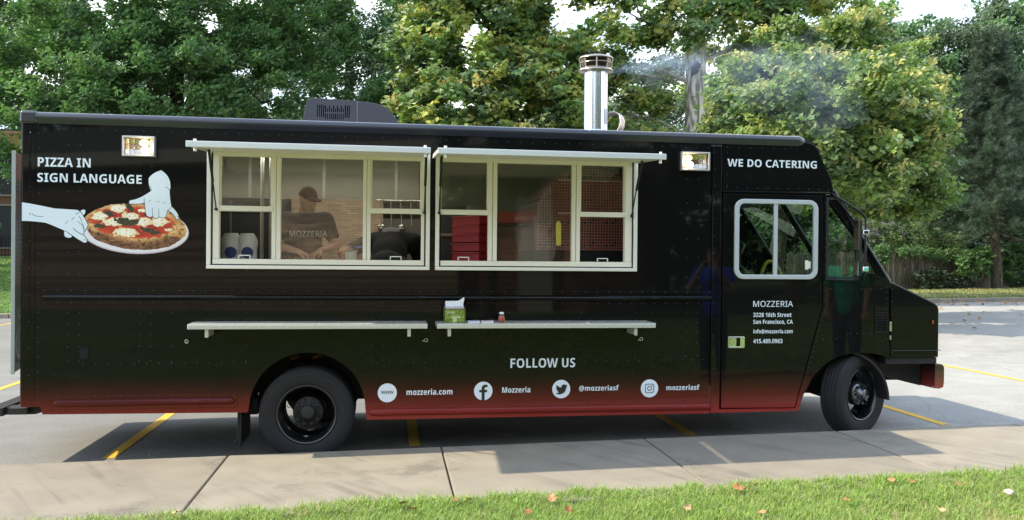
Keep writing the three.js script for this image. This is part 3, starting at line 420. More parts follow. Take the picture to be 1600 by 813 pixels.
  const mould = (name, x0, x1, y0, y1, h0, h1, d, e) => { const g = group(name, truck); mesh('plate', uvXY(rbox(x0, x1, y0, y1, -0.004, 0.005, 0.003)), paint, g); mesh('rib', sweepX([[0, h1], [0, h0], ...half(h0, h1, d)], x0 + e, x1 - e * (x1 > 3 ? 0.1 : 1)), paint, g);
    mesh('rib_end', uvXY(new THREE.SphereGeometry(1, 14, 10).scale((h1 - h0) * 0.6, (h1 - h0) / 2, d).translate(x0 + e, (h0 + h1) / 2, 0.004)), paint, g); if (x1 < 3) mesh('rib_end', uvXY(new THREE.SphereGeometry(1, 14, 10).scale((h1 - h0) * 0.6, (h1 - h0) / 2, d).translate(x1 - e, (h0 + h1) / 2, 0.004)), paint, g); return g; };
  mould('belt_moulding', -2.12, 3.615, 1.352, 1.472, 1.388, 1.434, 0.032, 0.03);
  mould('rub_rail', -2.04, -0.57, 0.482, 0.597, 0.512, 0.566, 0.03, 0.05);
  mould('rub_rail', 0.512, 3.612, 0.353, 0.488, 0.388, 0.45, 0.034, 0.05);
  // rivets
  const rv = new THREE.SphereGeometry(0.0052, 6, 3, 0, 6.29, 0, Math.PI / 2).rotateX(Math.PI / 2).scale(1, 1, 0.6), rl = [], row = (x0, x1, y0, y1, s) => { const n = Math.max(1, Math.round(Math.hypot(x1 - x0, y1 - y0) / s)); for (let i = 0; i <= n; i++) rl.push([lerp(x0, x1, i / n), lerp(y0, y1, i / n)]); };
  row(-2.1, 3.58, 2.79, 2.79, 0.11); row(3.76, 4.55, 2.8, 2.8, 0.11); row(3.76, 4.76, 2.43, 2.43, 0.1); row(-2.1, 3.6, 1.463, 1.463, 0.105); row(-2.1, 3.6, 1.362, 1.362, 0.105);
  row(-1.8, -0.5, 0.857, 0.857, 0.1); row(0.5, 3.55, 0.845, 0.845, 0.1); row(-2.0, -0.6, 0.588, 0.588, 0.1); row(-2.0, -0.6, 0.492, 0.492, 0.1); row(0.55, 3.58, 0.475, 0.475, 0.12); row(0.55, 3.58, 0.365, 0.365, 0.12);
  for (const x of [-1.92, -1.83, -1.36, -1.27, 3.38, 3.49]) for (const y of [2.66, 2.5, 2.28, 2.12, 1.95, 1.78, 1.6, 1.28, 1.19, 1.1, 1.0, 0.88]) rl.push([x, y]);
  for (const x of [-1.1, -0.5, 0.55, 0.65, 1.75, 1.85, 2.4, 2.9, 3.05]) for (const y of [1.28, 1.0, 0.87]) rl.push([x, y]);
  row(-2.145, -2.145, 0.55, 2.75, 0.12); row(-2.21, -2.21, 0.55, 2.75, 0.22); row(3.64, 3.64, 0.45, 2.75, 0.15); row(4.73, 4.73, 1.4, 2.3, 0.08); row(4.735, 4.49, 1.3, 0.42, 0.05); row(3.76, 3.76, 2.45, 2.75, 0.1);
  row(4.8, 5.3, 1.5, 1.5, 0.1); row(4.72, 4.86, 1.03, 1.03, 0.07); row(5.0, 5.2, 1.08, 1.08, 0.07); row(5.42, 5.42, 0.9, 1.5, 0.12); row(5.33, 5.36, 1.0, 1.03, 0.04); row(5.36, 5.36, 1.36, 1.52, 0.05);
  tag(mesh('rivets', uvXY(merge(rl.map(([x, y]) => { const onPost = (x > 3.62 && x < 3.7) || x < -2.2, onPlate = (y > 1.352 && y < 1.472 && x < 3.61) || (y < 0.6 && y > 0.482 && x < -0.57) || (y < 0.488 && x > 0.512 && x < 3.6); return rv.clone().translate(x, y, onPost ? 0.007 : onPlate ? 0.005 : 0.0002); }))), trimPaint, truck), null, null, null, 'stuff');
  const t1 = merge([rod([-0.985, 1.035, 0], [-0.985, 1.035, 0.016], 0.006), rod([0.99, 1.035, 0], [0.99, 1.035, 0.016], 0.006), rod([2.93, 1.03, 0], [2.93, 1.03, 0.016], 0.006)]); mesh('tie_down', t1, steel, truck);
  for (const x of [-1.01, 0.985, 2.925]) mesh('tie_down_ring', new THREE.TorusGeometry(0.014, 0.004, 6, 14).translate(x + 0.03, 1.04, 0.012), steel, truck);
  mesh('hatch', merge([rbox(-1.822, -1.758, 0.9, 0.994, -0.004, 0.006, 0.003), rbox(-1.826, -1.754, 0.99, 1.0, 0, 0.012, 0.002)]), seam, truck);
}
{ // chassis and wheels
  mesh('chassis', merge([box(-2.1, 5.3, 0.5, 0.66, -0.75, -0.65), box(-2.1, 5.3, 0.5, 0.66, -1.55, -1.45), box(-2.2, -0.62, 0.66, 0.7, W + 0.04, -0.04), box(-0.62, 0.62, 0.66, 0.7, W + 0.8, -0.66), box(0.62, 4.4, 0.66, 0.7, W + 0.04, -0.04), box(-0.06, 0.06, 0.36, 0.46, -1.9, -0.3), box(4.98, 5.1, 0.4, 0.48, -1.9, -0.3), box(0.7, 1.9, 0.4, 0.66, -1.2, -0.8), new THREE.SphereGeometry(0.2, 16, 10).translate(0, 0.4, -1.1), box(2.3, 3.4, 0.36, 0.64, -2.0, -1.6), rod([0.1, 0.45, -1.1], [4.2, 0.55, -1.1], 0.05), box(5.3, 5.5, 0.52, 0.8, -1.9, -0.5), box(-0.62, -0.45, 0.36, 0.5, -0.5, -0.3)]), chassis, truck);
  const ring = (r, n = 26) => [...Array.from({ length: n + 1 }, (_, i) => { const t = Math.PI * (1 - i / n); return [r * Math.cos(t), r * Math.sin(t)]; }), ...Array.from({ length: n + 1 }, (_, i) => { const t = Math.PI * (i / n); return [(r + 0.02) * Math.cos(t), (r + 0.02) * Math.sin(t)]; })];
  const liner = (cx, cy, r) => merge([plate(shape(ring(r)), -0.6, -0.031), plate(shape([[-r, -0.02], ...ring(r, 26).slice(0, 27), [r, -0.02]]), -0.64, -0.61)]).translate(cx, cy, 0);
  mesh('wheel_housing', liner(0.01, 0.45, 0.5), dark, truck); mesh('wheel_housing', liner(4.95, 0.44, 0.455), dark, truck);
  mesh('mudflap', merge([rbox(-0.575, -0.56, 0.12, 0.46, -0.62, -0.1, 0.004), rod([-0.57, 0.44, -0.06], [-0.57, 0.2, -0.05], 0.008), rod([-0.57, 0.2, -0.05], [-0.6, 0.17, -0.05], 0.008), rod([-0.55, 0.44, -0.06], [-0.55, 0.16, -0.05], 0.006)]), dark, truck);
  const tyreG = (() => { const p = [], R = 0.402; const half = [[0.25, 0.085], [0.262, 0.1], [0.3, 0.113], [0.34, 0.116], [0.372, 0.108], [0.392, 0.094], [R, 0.08]]; const tread = []; for (const [c, w] of [[0.052, 0.007], [0.017, 0.007], [-0.017, 0.007], [-0.052, 0.007]]) tread.push([R, c + w], [R - 0.012, c + w * 0.7], [R - 0.012, c - w * 0.7], [R, c - w]);
    const all = [...half.map(([r, z]) => [r, z]), ...tread, ...half.slice().reverse().map(([r, z]) => [r, -z])]; for (const [r, z] of all) p.push(new THREE.Vector2(r, z));
    const a = new THREE.LatheGeometry(p, 72).rotateX(Math.PI / 2), ribs = []; for (const r of [0.275, 0.33, 0.365]) ribs.push(new THREE.TorusGeometry(r, 0.003, 5, 60).translate(0, 0, r < 0.3 ? 0.1 : r < 0.35 ? 0.114 : 0.109)); return merge([a, ...ribs]); })();
  const lathe = (pts, n = 48) => new THREE.LatheGeometry(pts.map((q) => new THREE.Vector2(...q)), n).rotateX(Math.PI / 2);
  const rimMat = phys(0.008, 0.008, 0.009, 0.35, 0, { clearcoat: 0.8, clearcoatRoughness: 0.12, side: THREE.DoubleSide });
  const nut = new THREE.CylinderGeometry(0.013, 0.014, 0.03, 6).rotateX(Math.PI / 2);
  function disc(r, z, holes, hr, hd) { const s = new THREE.Shape(); s.absarc(0, 0, r, 0, 6.2832); for (let i = 0; i < holes; i++) { const a = i / holes * 6.2832 + 0.35, q = new THREE.Path(); q.absellipse(Math.cos(a) * hd, Math.sin(a) * hd, hr, hr, 0, 6.2832, true); s.holes.push(q); } return new THREE.ExtrudeGeometry(s, { depth: 0.012, bevelEnabled: true, bevelSize: 0.003, bevelThickness: 0.003, bevelSegments: 1, curveSegments: 32 }).translate(0, 0, z); }
  function wheel(x, y, z, turn, front) {
    const g = group('wheel', truck, [x, y, z]); g.rotation.y = turn;
    mesh('tyre', tyreG, rubber, g);
    const face = front ? 0.045 : -0.07;
    mesh('rim', merge([lathe([[0.25, 0.09], [0.258, 0.1], [0.25, 0.104], [0.238, 0.096], [0.226, 0.07], [0.222, -0.09], [0.25, -0.1]]), disc(0.224, face - 0.012, front ? 6 : 5, 0.017, 0.172)]), rimMat, g);
    mesh('hub', merge(front ? [lathe([[0, 0.14], [0.046, 0.14], [0.054, 0.13], [0.06, 0.085], [0.1, 0.078], [0.118, 0.06], [0.118, 0]]), ...Array.from({ length: 8 }, (_, i) => nut.clone().translate(Math.cos(i * 0.7854) * 0.09, Math.sin(i * 0.7854) * 0.09, 0.09))] : [lathe([[0, face + 0.085], [0.05, face + 0.085], [0.062, face + 0.07], [0.07, face + 0.04], [0.125, face + 0.03], [0.132, face + 0.02], [0.132, face]]), ...Array.from({ length: 10 }, (_, i) => nut.clone().translate(Math.cos(i * 0.6283) * 0.105, Math.sin(i * 0.6283) * 0.105, face + 0.04))]), front ? chrome2 : phys(0.02, 0.02, 0.02, 0.55, 0), g);
  }
  const chrome2 = phys(0.12, 0.12, 0.13, 0.2, 0.8, { clearcoat: 1 });
  wheel(0.0, 0.402, -0.13, 0, false); wheel(0.0, 0.402, -0.42, Math.PI, false); wheel(0.0, 0.402, W + 0.13, Math.PI, false); wheel(0.0, 0.402, W + 0.42, 0, false);
  wheel(5.15, 0.49, -0.2, 0.47, true); wheel(5.06, 0.487, W + 0.2, Math.PI + 0.56, true);
  mesh('bumper', uvXY(plate(shape([[5.935, 0.535], [5.99, 0.53], [6.03, 0.545], [6.038, 0.6], [6.038, 0.74], [6.02, 0.768], [5.94, 0.775]]), W + 0.02, -0.09, 0.006)), new THREE.MeshPhysicalMaterial({ map: rep(paintMap, 0.25, 1 / 2, 0, -0.15), roughness: 0.4, clearcoat: 1 }), truck);
  mesh('bumper_bracket', merge([plate(shape([[5.4, 0.78], [5.93, 0.77], [5.93, 0.53], [5.72, 0.58], [5.4, 0.7]]), -0.5, -0.3), box(5.45, 5.94, 0.55, 0.76, -1.8, -0.55), box(5.4, 5.93, 0.78, 0.84, W + 0.1, -0.06)]), dark, truck);
  mesh('rear_step', plate(shape([[-2.53, 0.425], [-2.43, 0.43], [-2.43, 0.497], [-2.53, 0.505]]), W + 0.1, -0.04, 0.004), chassis, truck);
  for (const z of [-0.16, -0.85, -1.5, -2.05]) mesh('step_bracket', plate(shape([[-2.46, 0.432], [-2.2, 0.432], [-2.06, 0.475], [-2.06, 0.5], [-2.46, 0.49]]), z - 0.06, z + 0.06), chassis, truck);
  mesh('step_tread', rbox(-2.385, -2.24, 0.44, 0.494, W + 0.1, -0.045), chassis, truck);
  mesh('step_bolt', rod([-2.49, 0.463, -0.04], [-2.49, 0.463, -0.03], 0.01), alu, truck);
}
// serving windows, awnings, shelves
function servingWindow(x0, x1, panes) {
  const g = group('service_window', truck);
  mesh('flange', merge([rbox(x0, x1, 1.652, 1.682, -0.02, 0.045, 0.004), rbox(x0, x0 + 0.034, 1.683, 2.66, -0.02, 0.045, 0.004), rbox(x1 - 0.034, x1, 1.683, 2.66, -0.02, 0.045, 0.004), rbox(x0, x1, 2.661, 2.69, -0.02, 0.04, 0.004)]), alu, g);
  mesh('gasket', merge([box(x0 + 0.034, x1 - 0.034, 1.683, 1.69, -0.02, 0.02), box(x0 + 0.035, x0 + 0.046, 1.69, 2.66, -0.02, 0.02), box(x1 - 0.046, x1 - 0.035, 1.69, 2.66, -0.02, 0.02)]), seam, g);
  const [a0, a1, m0, m1, c0, c1] = panes, i0 = x0 + 0.047, i1 = x1 - 0.047;
  mesh('window_frame', merge([rbox(i0, i1, 1.691, 1.735, -0.04, 0.032, 0.004), rbox(i0, i1, 2.6, 2.66, -0.04, 0.02, 0.003), rbox(i0, a0, 1.736, 2.6, -0.04, 0.026, 0.004), rbox(c1, i1, 1.736, 2.6, -0.04, 0.026, 0.004)]), frameMat, g);
  for (const [p, q] of [[a1, m0], [m1, c0]]) mesh('mullion', merge([rbox(p, (p + q) / 2 - 0.002, 1.736, 2.6, -0.04, 0.024, 0.004), rbox((p + q) / 2 + 0.002, q, 1.736, 2.6, -0.04, 0.03, 0.004)]), frameMat, g);
  for (const [p, q] of [[a0, a1], [c0, c1]]) {
    mesh('sash_rail', rbox(p - 0.008, q + 0.008, 2.138, 2.182, -0.03, 0.034, 0.005), frameMat, g);
    for (const e of [p, q - 0.012]) mesh('sash_stile', box(e, e + 0.012, 2.182, 2.6, -0.03, 0.012), frameMat, g);
    mesh('window_pane', box(p, q, 2.18, 2.6, -0.004, -0.0035), glassWavy, g);
    const lx = (p + q) / 2 + (p === a0 ? -0.005 : 0.0); mesh('sash_latch', merge([rbox(lx - 0.05, lx + 0.05, 1.762, 1.77, 0.02, 0.04, 0.002), rbox(lx - 0.05, lx - 0.042, 1.738, 1.77, 0.02, 0.04, 0.002), rbox(lx + 0.042, lx + 0.05, 1.738, 1.77, 0.02, 0.04, 0.002)]), alu, g);
  }
  mesh('window_pane', box(m0, m1, 1.736, 2.6, -0.004, -0.0035), glassWavy, g);
  for (const f of g.children) if (f.name === 'window_pane') uvXY(f.geometry);
}
servingWindow(-0.822, 1.038, [-0.724, -0.296, -0.223, 0.465, 0.53, 0.964]);
servingWindow(1.086, 2.9, [1.126, 1.55, 1.627, 2.302, 2.375, 2.79]);
function awning(x0, x1, s0, s1) {
  const g = group('awning', truck), zi = 0.05, zo = 0.9, yi = 2.632, yo = 2.578, dir = [zo - zi, yo - yi];
  const slab = (a, b, t0, t1, u0, u1) => sweepX([[zi + dir[0] * u0, yi + dir[1] * u0 + t0], [zi + dir[0] * u1, yi + dir[1] * u1 + t0], [zi + dir[0] * u1, yi + dir[1] * u1 + t1], [zi + dir[0] * u0, yi + dir[1] * u0 + t1]], a, b);
  mesh('panel', slab(x0 + 0.004, x1 - 0.004, 0.0, 0.022, 0, 0.985), creamPanel, g);
  mesh('panel_skin', slab(x0, x1, 0.023, 0.026, 0, 0.985), gloss, g);
  mesh('edge_trim', merge([rbox(x0, x1, yo - 0.018, yo + 0.028, zo - 0.012, zo + 0.004, 0.004), slab(x0, x0 + 0.02, -0.012, 0.0, 0.02, 0.97), slab(x1 - 0.02, x1, -0.012, 0.0, 0.02, 0.97)]), std(0.72, 0.73, 0.74, 0.4, 0.4), g);
  mesh('hinge', rod([x0 + 0.01, yi + 0.012, zi - 0.014], [x1 - 0.01, yi + 0.012, zi - 0.014], 0.011), alu, g);
  for (const x of [x0 + 0.06, x1 - 0.04]) mesh('peg', merge([rod([x, yo + 0.03, zo - 0.02], [x, yo + 0.045, zo - 0.02], 0.012), rod([x, yo - 0.045, zo - 0.03], [x, yo - 0.015, zo - 0.03], 0.012)]), alu, g);
  for (const x of [s0, s1]) { mesh('gas_strut', merge([rod([x, 2.15, 0.04], [x, 2.4, 0.2], 0.006), rod([x, 2.37, 0.18], [x, 2.63, 0.35], 0.011), new THREE.SphereGeometry(0.014, 8, 6).translate(x, 2.15, 0.045)]), dark, g); }
}
awning(-0.79, 1.0, -0.745, 0.99); awning(1.055, 2.872, 1.118, 2.845);
for (const [x0, x1, br] of [[-0.91, 1.014, [-0.765, 0.862]], [1.094, 2.996, [1.199, 2.825]]]) {
  const g = group('serving_shelf', truck);
  mesh('shelf_top', merge([rbox(x0, x1, 1.196, 1.208, 0.002, 0.3, 0.003), rbox(x0, x1, 1.166, 1.2, 0.288, 0.302, 0.004), rbox(x0, x0 + 0.008, 1.168, 1.2, 0.004, 0.29, 0.002), rbox(x1 - 0.008, x1, 1.168, 1.2, 0.004, 0.29, 0.002)]), shelfMat, g);
  for (const x of br) mesh('bracket', merge([rbox(x - 0.014, x + 0.014, 1.098, 1.168, 0.27, 0.276, 0.002), rbox(x - 0.004, x + 0.004, 1.1, 1.196, 0.01, 0.27, 0.002), rod([x, 1.115, 0.276], [x, 1.115, 0.281], 0.006)]), shelfMat, g);
}
// flood lamps
for (const [x0, x1, bx] of [[-1.489, -1.234, -1.325], [3.306, 3.572, 3.375]]) {
  const g = group('flood_lamp', truck), y0 = 2.573, y1 = 2.742, m = (x0 + x1) / 2, y = (y0 + y1) / 2;
  mesh('housing', merge([plate(shape(rect(x0, x1, y0, y1), [rect(x0 + 0.016, x1 - 0.016, y0 + 0.016, y1 - 0.016)]), 0, 0.06, 0.004), box(x0 + 0.01, x1 - 0.01, y0 + 0.01, y1 - 0.01, 0.001, 0.006)]), std(0.55, 0.56, 0.58, 0.35, 0.7), g);
  const rg = []; for (let i = 0; i < 6; i++) for (let j = 0; j < 3; j++) rg.push(new THREE.BoxGeometry(0.034, 0.042, 0.004).rotateY((i - 2.5) * -0.22).rotateX((j - 1) * 0.3).translate(m + (i - 2.5) * 0.036, y + (j - 1) * 0.044, 0.016 + Math.abs(i - 2.5) * 0.006 + Math.abs(j - 1) * 0.006));
  mesh('reflector', merge(rg), std(0.5, 0.47, 0.42, 0.2, 1), g);
  const glow = std(1, 0.8, 0.5, 0.5); glow.emissive.setRGB(1, 0.55, 0.2); glow.emissiveIntensity = 5;
  mesh('bulb', merge([new THREE.SphereGeometry(0.026, 14, 10).scale(1.3, 1, 0.5).translate(bx, y + 0.032, 0.034), new THREE.SphereGeometry(0.03, 14, 10).scale(1.2, 1, 0.5).translate(bx + 0.012, y - 0.03, 0.034)]), glow, g);
  mesh('lens', box(x0 + 0.012, x1 - 0.012, y0 + 0.012, y1 - 0.012, 0.052, 0.0525), new THREE.MeshPhysicalMaterial({ transmission: 1, thickness: 0, roughness: 0.03, ior: 1.5 }), g);
  const L = new THREE.PointLight(new THREE.Color(1, 0.7, 0.38), 0.12); L.position.set(bx, y, 0.085); L.castShadow = true; g.add(L);
}
{ // rooftop air conditioner
  const g = group('air_conditioner', truck), z1 = -0.8, z0 = -1.5, m = phys(0.075, 0.075, 0.088, 0.5, 0), dx = 0.0, side = [[-0.13, 2.985], [0.79, 2.985], [0.8, 3.0], [0.76, 3.07], [0.7, 3.15], [0.625, 3.212], [0.54, 3.235], [0.36, 3.25], [-0.03, 3.265], [-0.07, 3.262], [-0.095, 3.24], [-0.135, 3.03]];
  const slots = []; for (let i = 0; i < 17; i++) { const x = -0.0 + i * 0.0185, lo = i > 3 && i < 14; slots.push(rect(x, x + 0.0095, lo ? 3.065 : 3.085, lo ? 3.12 : 3.2)); if (lo) slots.push(rect(x, x + 0.0095, 3.135, i % 2 ? 3.17 : 3.195)); }
  mesh('shroud', merge([plate(shape(side, slots), z1 - 0.012, z1, 0.003), plate(shape(side), z0, z0 + 0.02, 0.004), new THREE.ExtrudeGeometry(shape([...side, ...side.slice().reverse().map(([x, y]) => [0.33 + (x - 0.33) * 0.95, 3.11 + (y - 3.11) * 0.9])]), { depth: z1 - z0 - 0.03, bevelEnabled: false }).translate(0, 0, z0 + 0.015)]), m, g);
  mesh('fins', merge(Array.from({ length: 22 }, (_, i) => box(-0.02 + i * 0.016, -0.014 + i * 0.016, 3.04, 3.22, z1 - 0.2, z1 - 0.07))), i2(), g);
  mesh('seam_strip', rbox(0.372, 0.379, 3.03, 3.245, z1 - 0.003, z1 + 0.003, 0.002), std(0.25, 0.25, 0.27, 0.4), g);
  mesh('base', box(-0.14, 0.8, 2.9, 2.99, z0, z1 + 0.01), dark, g);
  function i2() { return std(0.2, 0.2, 0.21, 0.5, 0.5); }
}
{ // chimney with its raincap
  const g = group('chimney', truck), cx = 2.7, cz = -0.75;
  const mk = (pts, n = 40) => new THREE.LatheGeometry(pts.map((p) => new THREE.Vector2(...p)), n).translate(cx, 0, cz);
  const pipe = mk([[0.118, 2.9], [0.118, 3.62]], 72), pp = pipe.attributes.position; for (let i = 0; i < pp.count; i++) { const a = Math.atan2(pp.getZ(i) - cz, pp.getX(i) - cx), k = 1 + 0.012 * Math.sin(a * 15) + 0.01 * noise.noise(Math.cos(a) * 3, Math.sin(a) * 3, 2); pp.setX(i, cx + (pp.getX(i) - cx) * k); pp.setZ(i, cz + (pp.getZ(i) - cz) * k); } pipe.computeVertexNormals();
  mesh('pipe', pipe, std(0.78, 0.8, 0.83, 0.2, 1, { side: THREE.DoubleSide }), g);
  mesh('collar', merge([mk([[0.16, 2.9], [0.135, 2.93], [0.126, 2.95], [0.128, 3.02], [0.12, 3.03]]), ...[2.96, 3.0].map((y) => new THREE.TorusGeometry(0.127, 0.005, 6, 40).rotateX(Math.PI / 2).translate(cx, y, cz))]), std(0.78, 0.8, 0.83, 0.25, 1), g);
  const capM = std(0.46, 0.4, 0.34, 0.42, 0.8, { side: THREE.DoubleSide, roughnessMap: rep(grain, 2) });
  mesh('raincap', merge([mk([[0.12, 3.6], [0.17, 3.605], [0.178, 3.615], [0.15, 3.645], [0.13, 3.65]]), mk([[0, 3.775], [0.1, 3.768], [0.165, 3.75], [0.178, 3.735], [0.17, 3.728], [0, 3.74]]), mk([[0.135, 3.69], [0.155, 3.687], [0.158, 3.694], [0.138, 3.7]]), ...Array.from({ length: 8 }, (_, i) => { const a = i * 0.785 + 0.2; return rod([cx + 0.145 * Math.cos(a), 3.63, cz + 0.145 * Math.sin(a)], [cx + 0.158 * Math.cos(a), 3.74, cz + 0.158 * Math.sin(a)], 0.008, 6); })]), capM, g);
  mesh('flue', mk([[0.1, 3.62], [0.1, 3.74]]), std(0.05, 0.04, 0.035, 0.9, 0.2), g);
  mesh('sticker', new THREE.CylinderGeometry(0.1225, 0.1225, 0.15, 10, 1, true, 0.55, 0.5).translate(cx, 3.16, cz), std(0.75, 0.76, 0.78, 0.5, 0, { side: THREE.DoubleSide }), g);
  const ring = group('spare_collar', truck, [2.875, 3.07, -0.72]); ring.rotation.set(0.15, 0.55, -0.32);
  mesh('band', new THREE.LatheGeometry([[0.13, 0], [0.14, -0.006], [0.14, 0.055], [0.13, 0.058], [0.128, 0.05], [0.128, 0.005], [0.13, 0]].map((p) => new THREE.Vector2(...p)), 40).rotateZ(Math.PI / 2), std(0.62, 0.54, 0.46, 0.4, 0.75, { side: THREE.DoubleSide }), ring);
}
{ // mirror on its bracket
  const g = group('mirror', truck);
  mesh('bracket', merge([tube([[4.8, 2.39, 0.0], [4.98, 2.24, 0.12], [5.05, 2.17, 0.14], [5.055, 2.12, 0.14], [5.055, 1.7, 0.14], [5.05, 1.61, 0.12], [5.02, 1.585, 0.06], [4.78, 1.585, 0.0]], 0.011, 40), rod([4.8, 2.39, 0], [5.05, 2.1, 0.02], 0.008)]), gloss, g);
  for (const y of [2.03, 1.69]) mesh('clamp', rbox(5.02, 5.078, y - 0.022, y + 0.022, 0.12, 0.165, 0.008), chrome, g);
  mesh('mirror_head', rbox(5.0, 5.03, 1.86, 2.15, 0.035, 0.13, 0.01, 3), dark, g);
  mesh('mirror_head', rbox(5.0, 5.03, 1.62, 1.77, 0.035, 0.13, 0.01, 3), dark, g);
  mesh('mirror_glass', merge([box(4.994, 5.001, 1.87, 2.14, 0.045, 0.12), box(4.994, 5.001, 1.63, 1.76, 0.045, 0.12)]), chrome, g);
}
{ // rear door, swung open past the corner; its outer side is printed
  const c = document.createElement('canvas'); c.width = 256; c.height = 640; const x = c.getContext('2d'), R = rng(9);
  x.fillStyle = '#0a0a0b'; x.fillRect(0, 0, 256, 640);
  for (let j = 0; j < 34; j++) for (let i = 0; i < 20; i++) { const d = (j > 5 && j < 9) || (j > 18 && j < 22) || R() < 0.1; x.fillStyle = d ? '#1c1a1c' : ['#8d2a2a', '#9c3634', '#7a2324'][Math.floor(R() * 3)]; if (j < 30) x.fillRect(i * 13 + 1, j * 13 + 1, 11, 11); }
  for (let j = 0; j < 30; j++) { x.fillStyle = '#a9a3a0'; x.fillRect(0, j * 13 - 0.5, 256, 1.4); } for (let i = 0; i < 20; i++) { x.fillStyle = '#a9a3a0'; x.fillRect(i * 13 - 0.5, 0, 1.4, 390); }
  x.fillStyle = '#0a0a0b'; x.fillRect(0, 390, 256, 250); x.fillStyle = '#c9c9c9'; x.fillRect(90, 392, 166, 26);
  x.fillStyle = '#8c9090'; x.font = 'bold 52px sans-serif'; x.save(); x.translate(20, 490); x.scale(2.6, 1); x.fillText('OB', 0, 0); x.restore();
  x.strokeStyle = '#9fa3a3'; x.lineWidth = 17; x.beginPath(); x.ellipse(140, 560, 120, 62, 0, 0, 6.3); x.stroke();
  const t = new THREE.CanvasTexture(c); t.colorSpace = THREE.SRGBColorSpace;
  const g = group('rear_door', truck, [-2.336, 0, 0.0]); g.rotation.y = 1.785; // leaf along local x
  const L = 0.95;
  mesh('door_leaf', rbox(0, L, 0.79, 2.59, -0.01, 0.01, 0.003), phys(0.012, 0.012, 0.013, 0.35, 0, { clearcoat: 0.7 }), g);
  mesh('door_edge', rbox(-0.012, 0.003, 0.78, 2.6, -0.014, 0.014, 0.003), std(0.36, 0.39, 0.38, 0.5, 0.2), g);
  mesh('printed_panel', new THREE.PlaneGeometry(L - 0.01, 1.79).translate(L / 2, 1.69, 0.0112), new THREE.MeshStandardMaterial({ map: t, roughness: 0.4 }), g);
  mesh('door_bolt', rod([0.25, 0.86, 0.022], [0.25, 0.86, 0.05], 0.014), chrome, g);
}
// ---------------------------------------------------------------- lettering and prints on the truck
function text(str, x0, x1, y0, y1, z = 0.0025, f = font, parent = truck, name = 'lettering', m = whiteVinyl) {
  const g = new THREE.ShapeGeometry(f.generateShapes(str, 1), 5); g.computeBoundingBox(); const b = g.boundingBox;
  // y0 / y1 are the base line and the cap height, so that descenders hang below
  const cap = new THREE.ShapeGeometry(f.generateShapes('H', 1), 2); cap.computeBoundingBox();
  g.translate(-b.min.x, 0, 0).scale((x1 - x0) / (b.max.x - b.min.x), (y1 - y0) / cap.boundingBox.max.y, 1).translate(x0, y0, z);
  return mesh(name, g, m, parent);
}
text('PIZZA IN', -2.155, -1.748, 2.478, 2.552); text('SIGN LANGUAGE', -2.158, -1.348, 2.352, 2.424);
text('WE DO CATERING', 3.762, 4.64, 2.625, 2.694);
text('FOLLOW US', 1.762, 2.348, 0.79, 0.872);
text('mozzeria.com', 0.85, 1.25, 0.562, 0.612); text('Mozzeria', 1.69, 1.943, 0.57, 0.618); text('@mozzeriasf', 2.387, 2.752, 0.577, 0.622); text('mozzeriasf', 3.2, 3.515, 0.571, 0.616);
text('MOZZERIA', 4.027, 4.418, 1.332, 1.386, 0.0025, fontR); text('3228 16th Street', 4.028, 4.404, 1.238, 1.276); text('San Francisco, CA', 4.029, 4.418, 1.174, 1.211); text('info@mozzeria.com', 4.03, 4.418, 1.086, 1.122); text('415.489.0963', 4.031, 4.318, 0.994, 1.033);
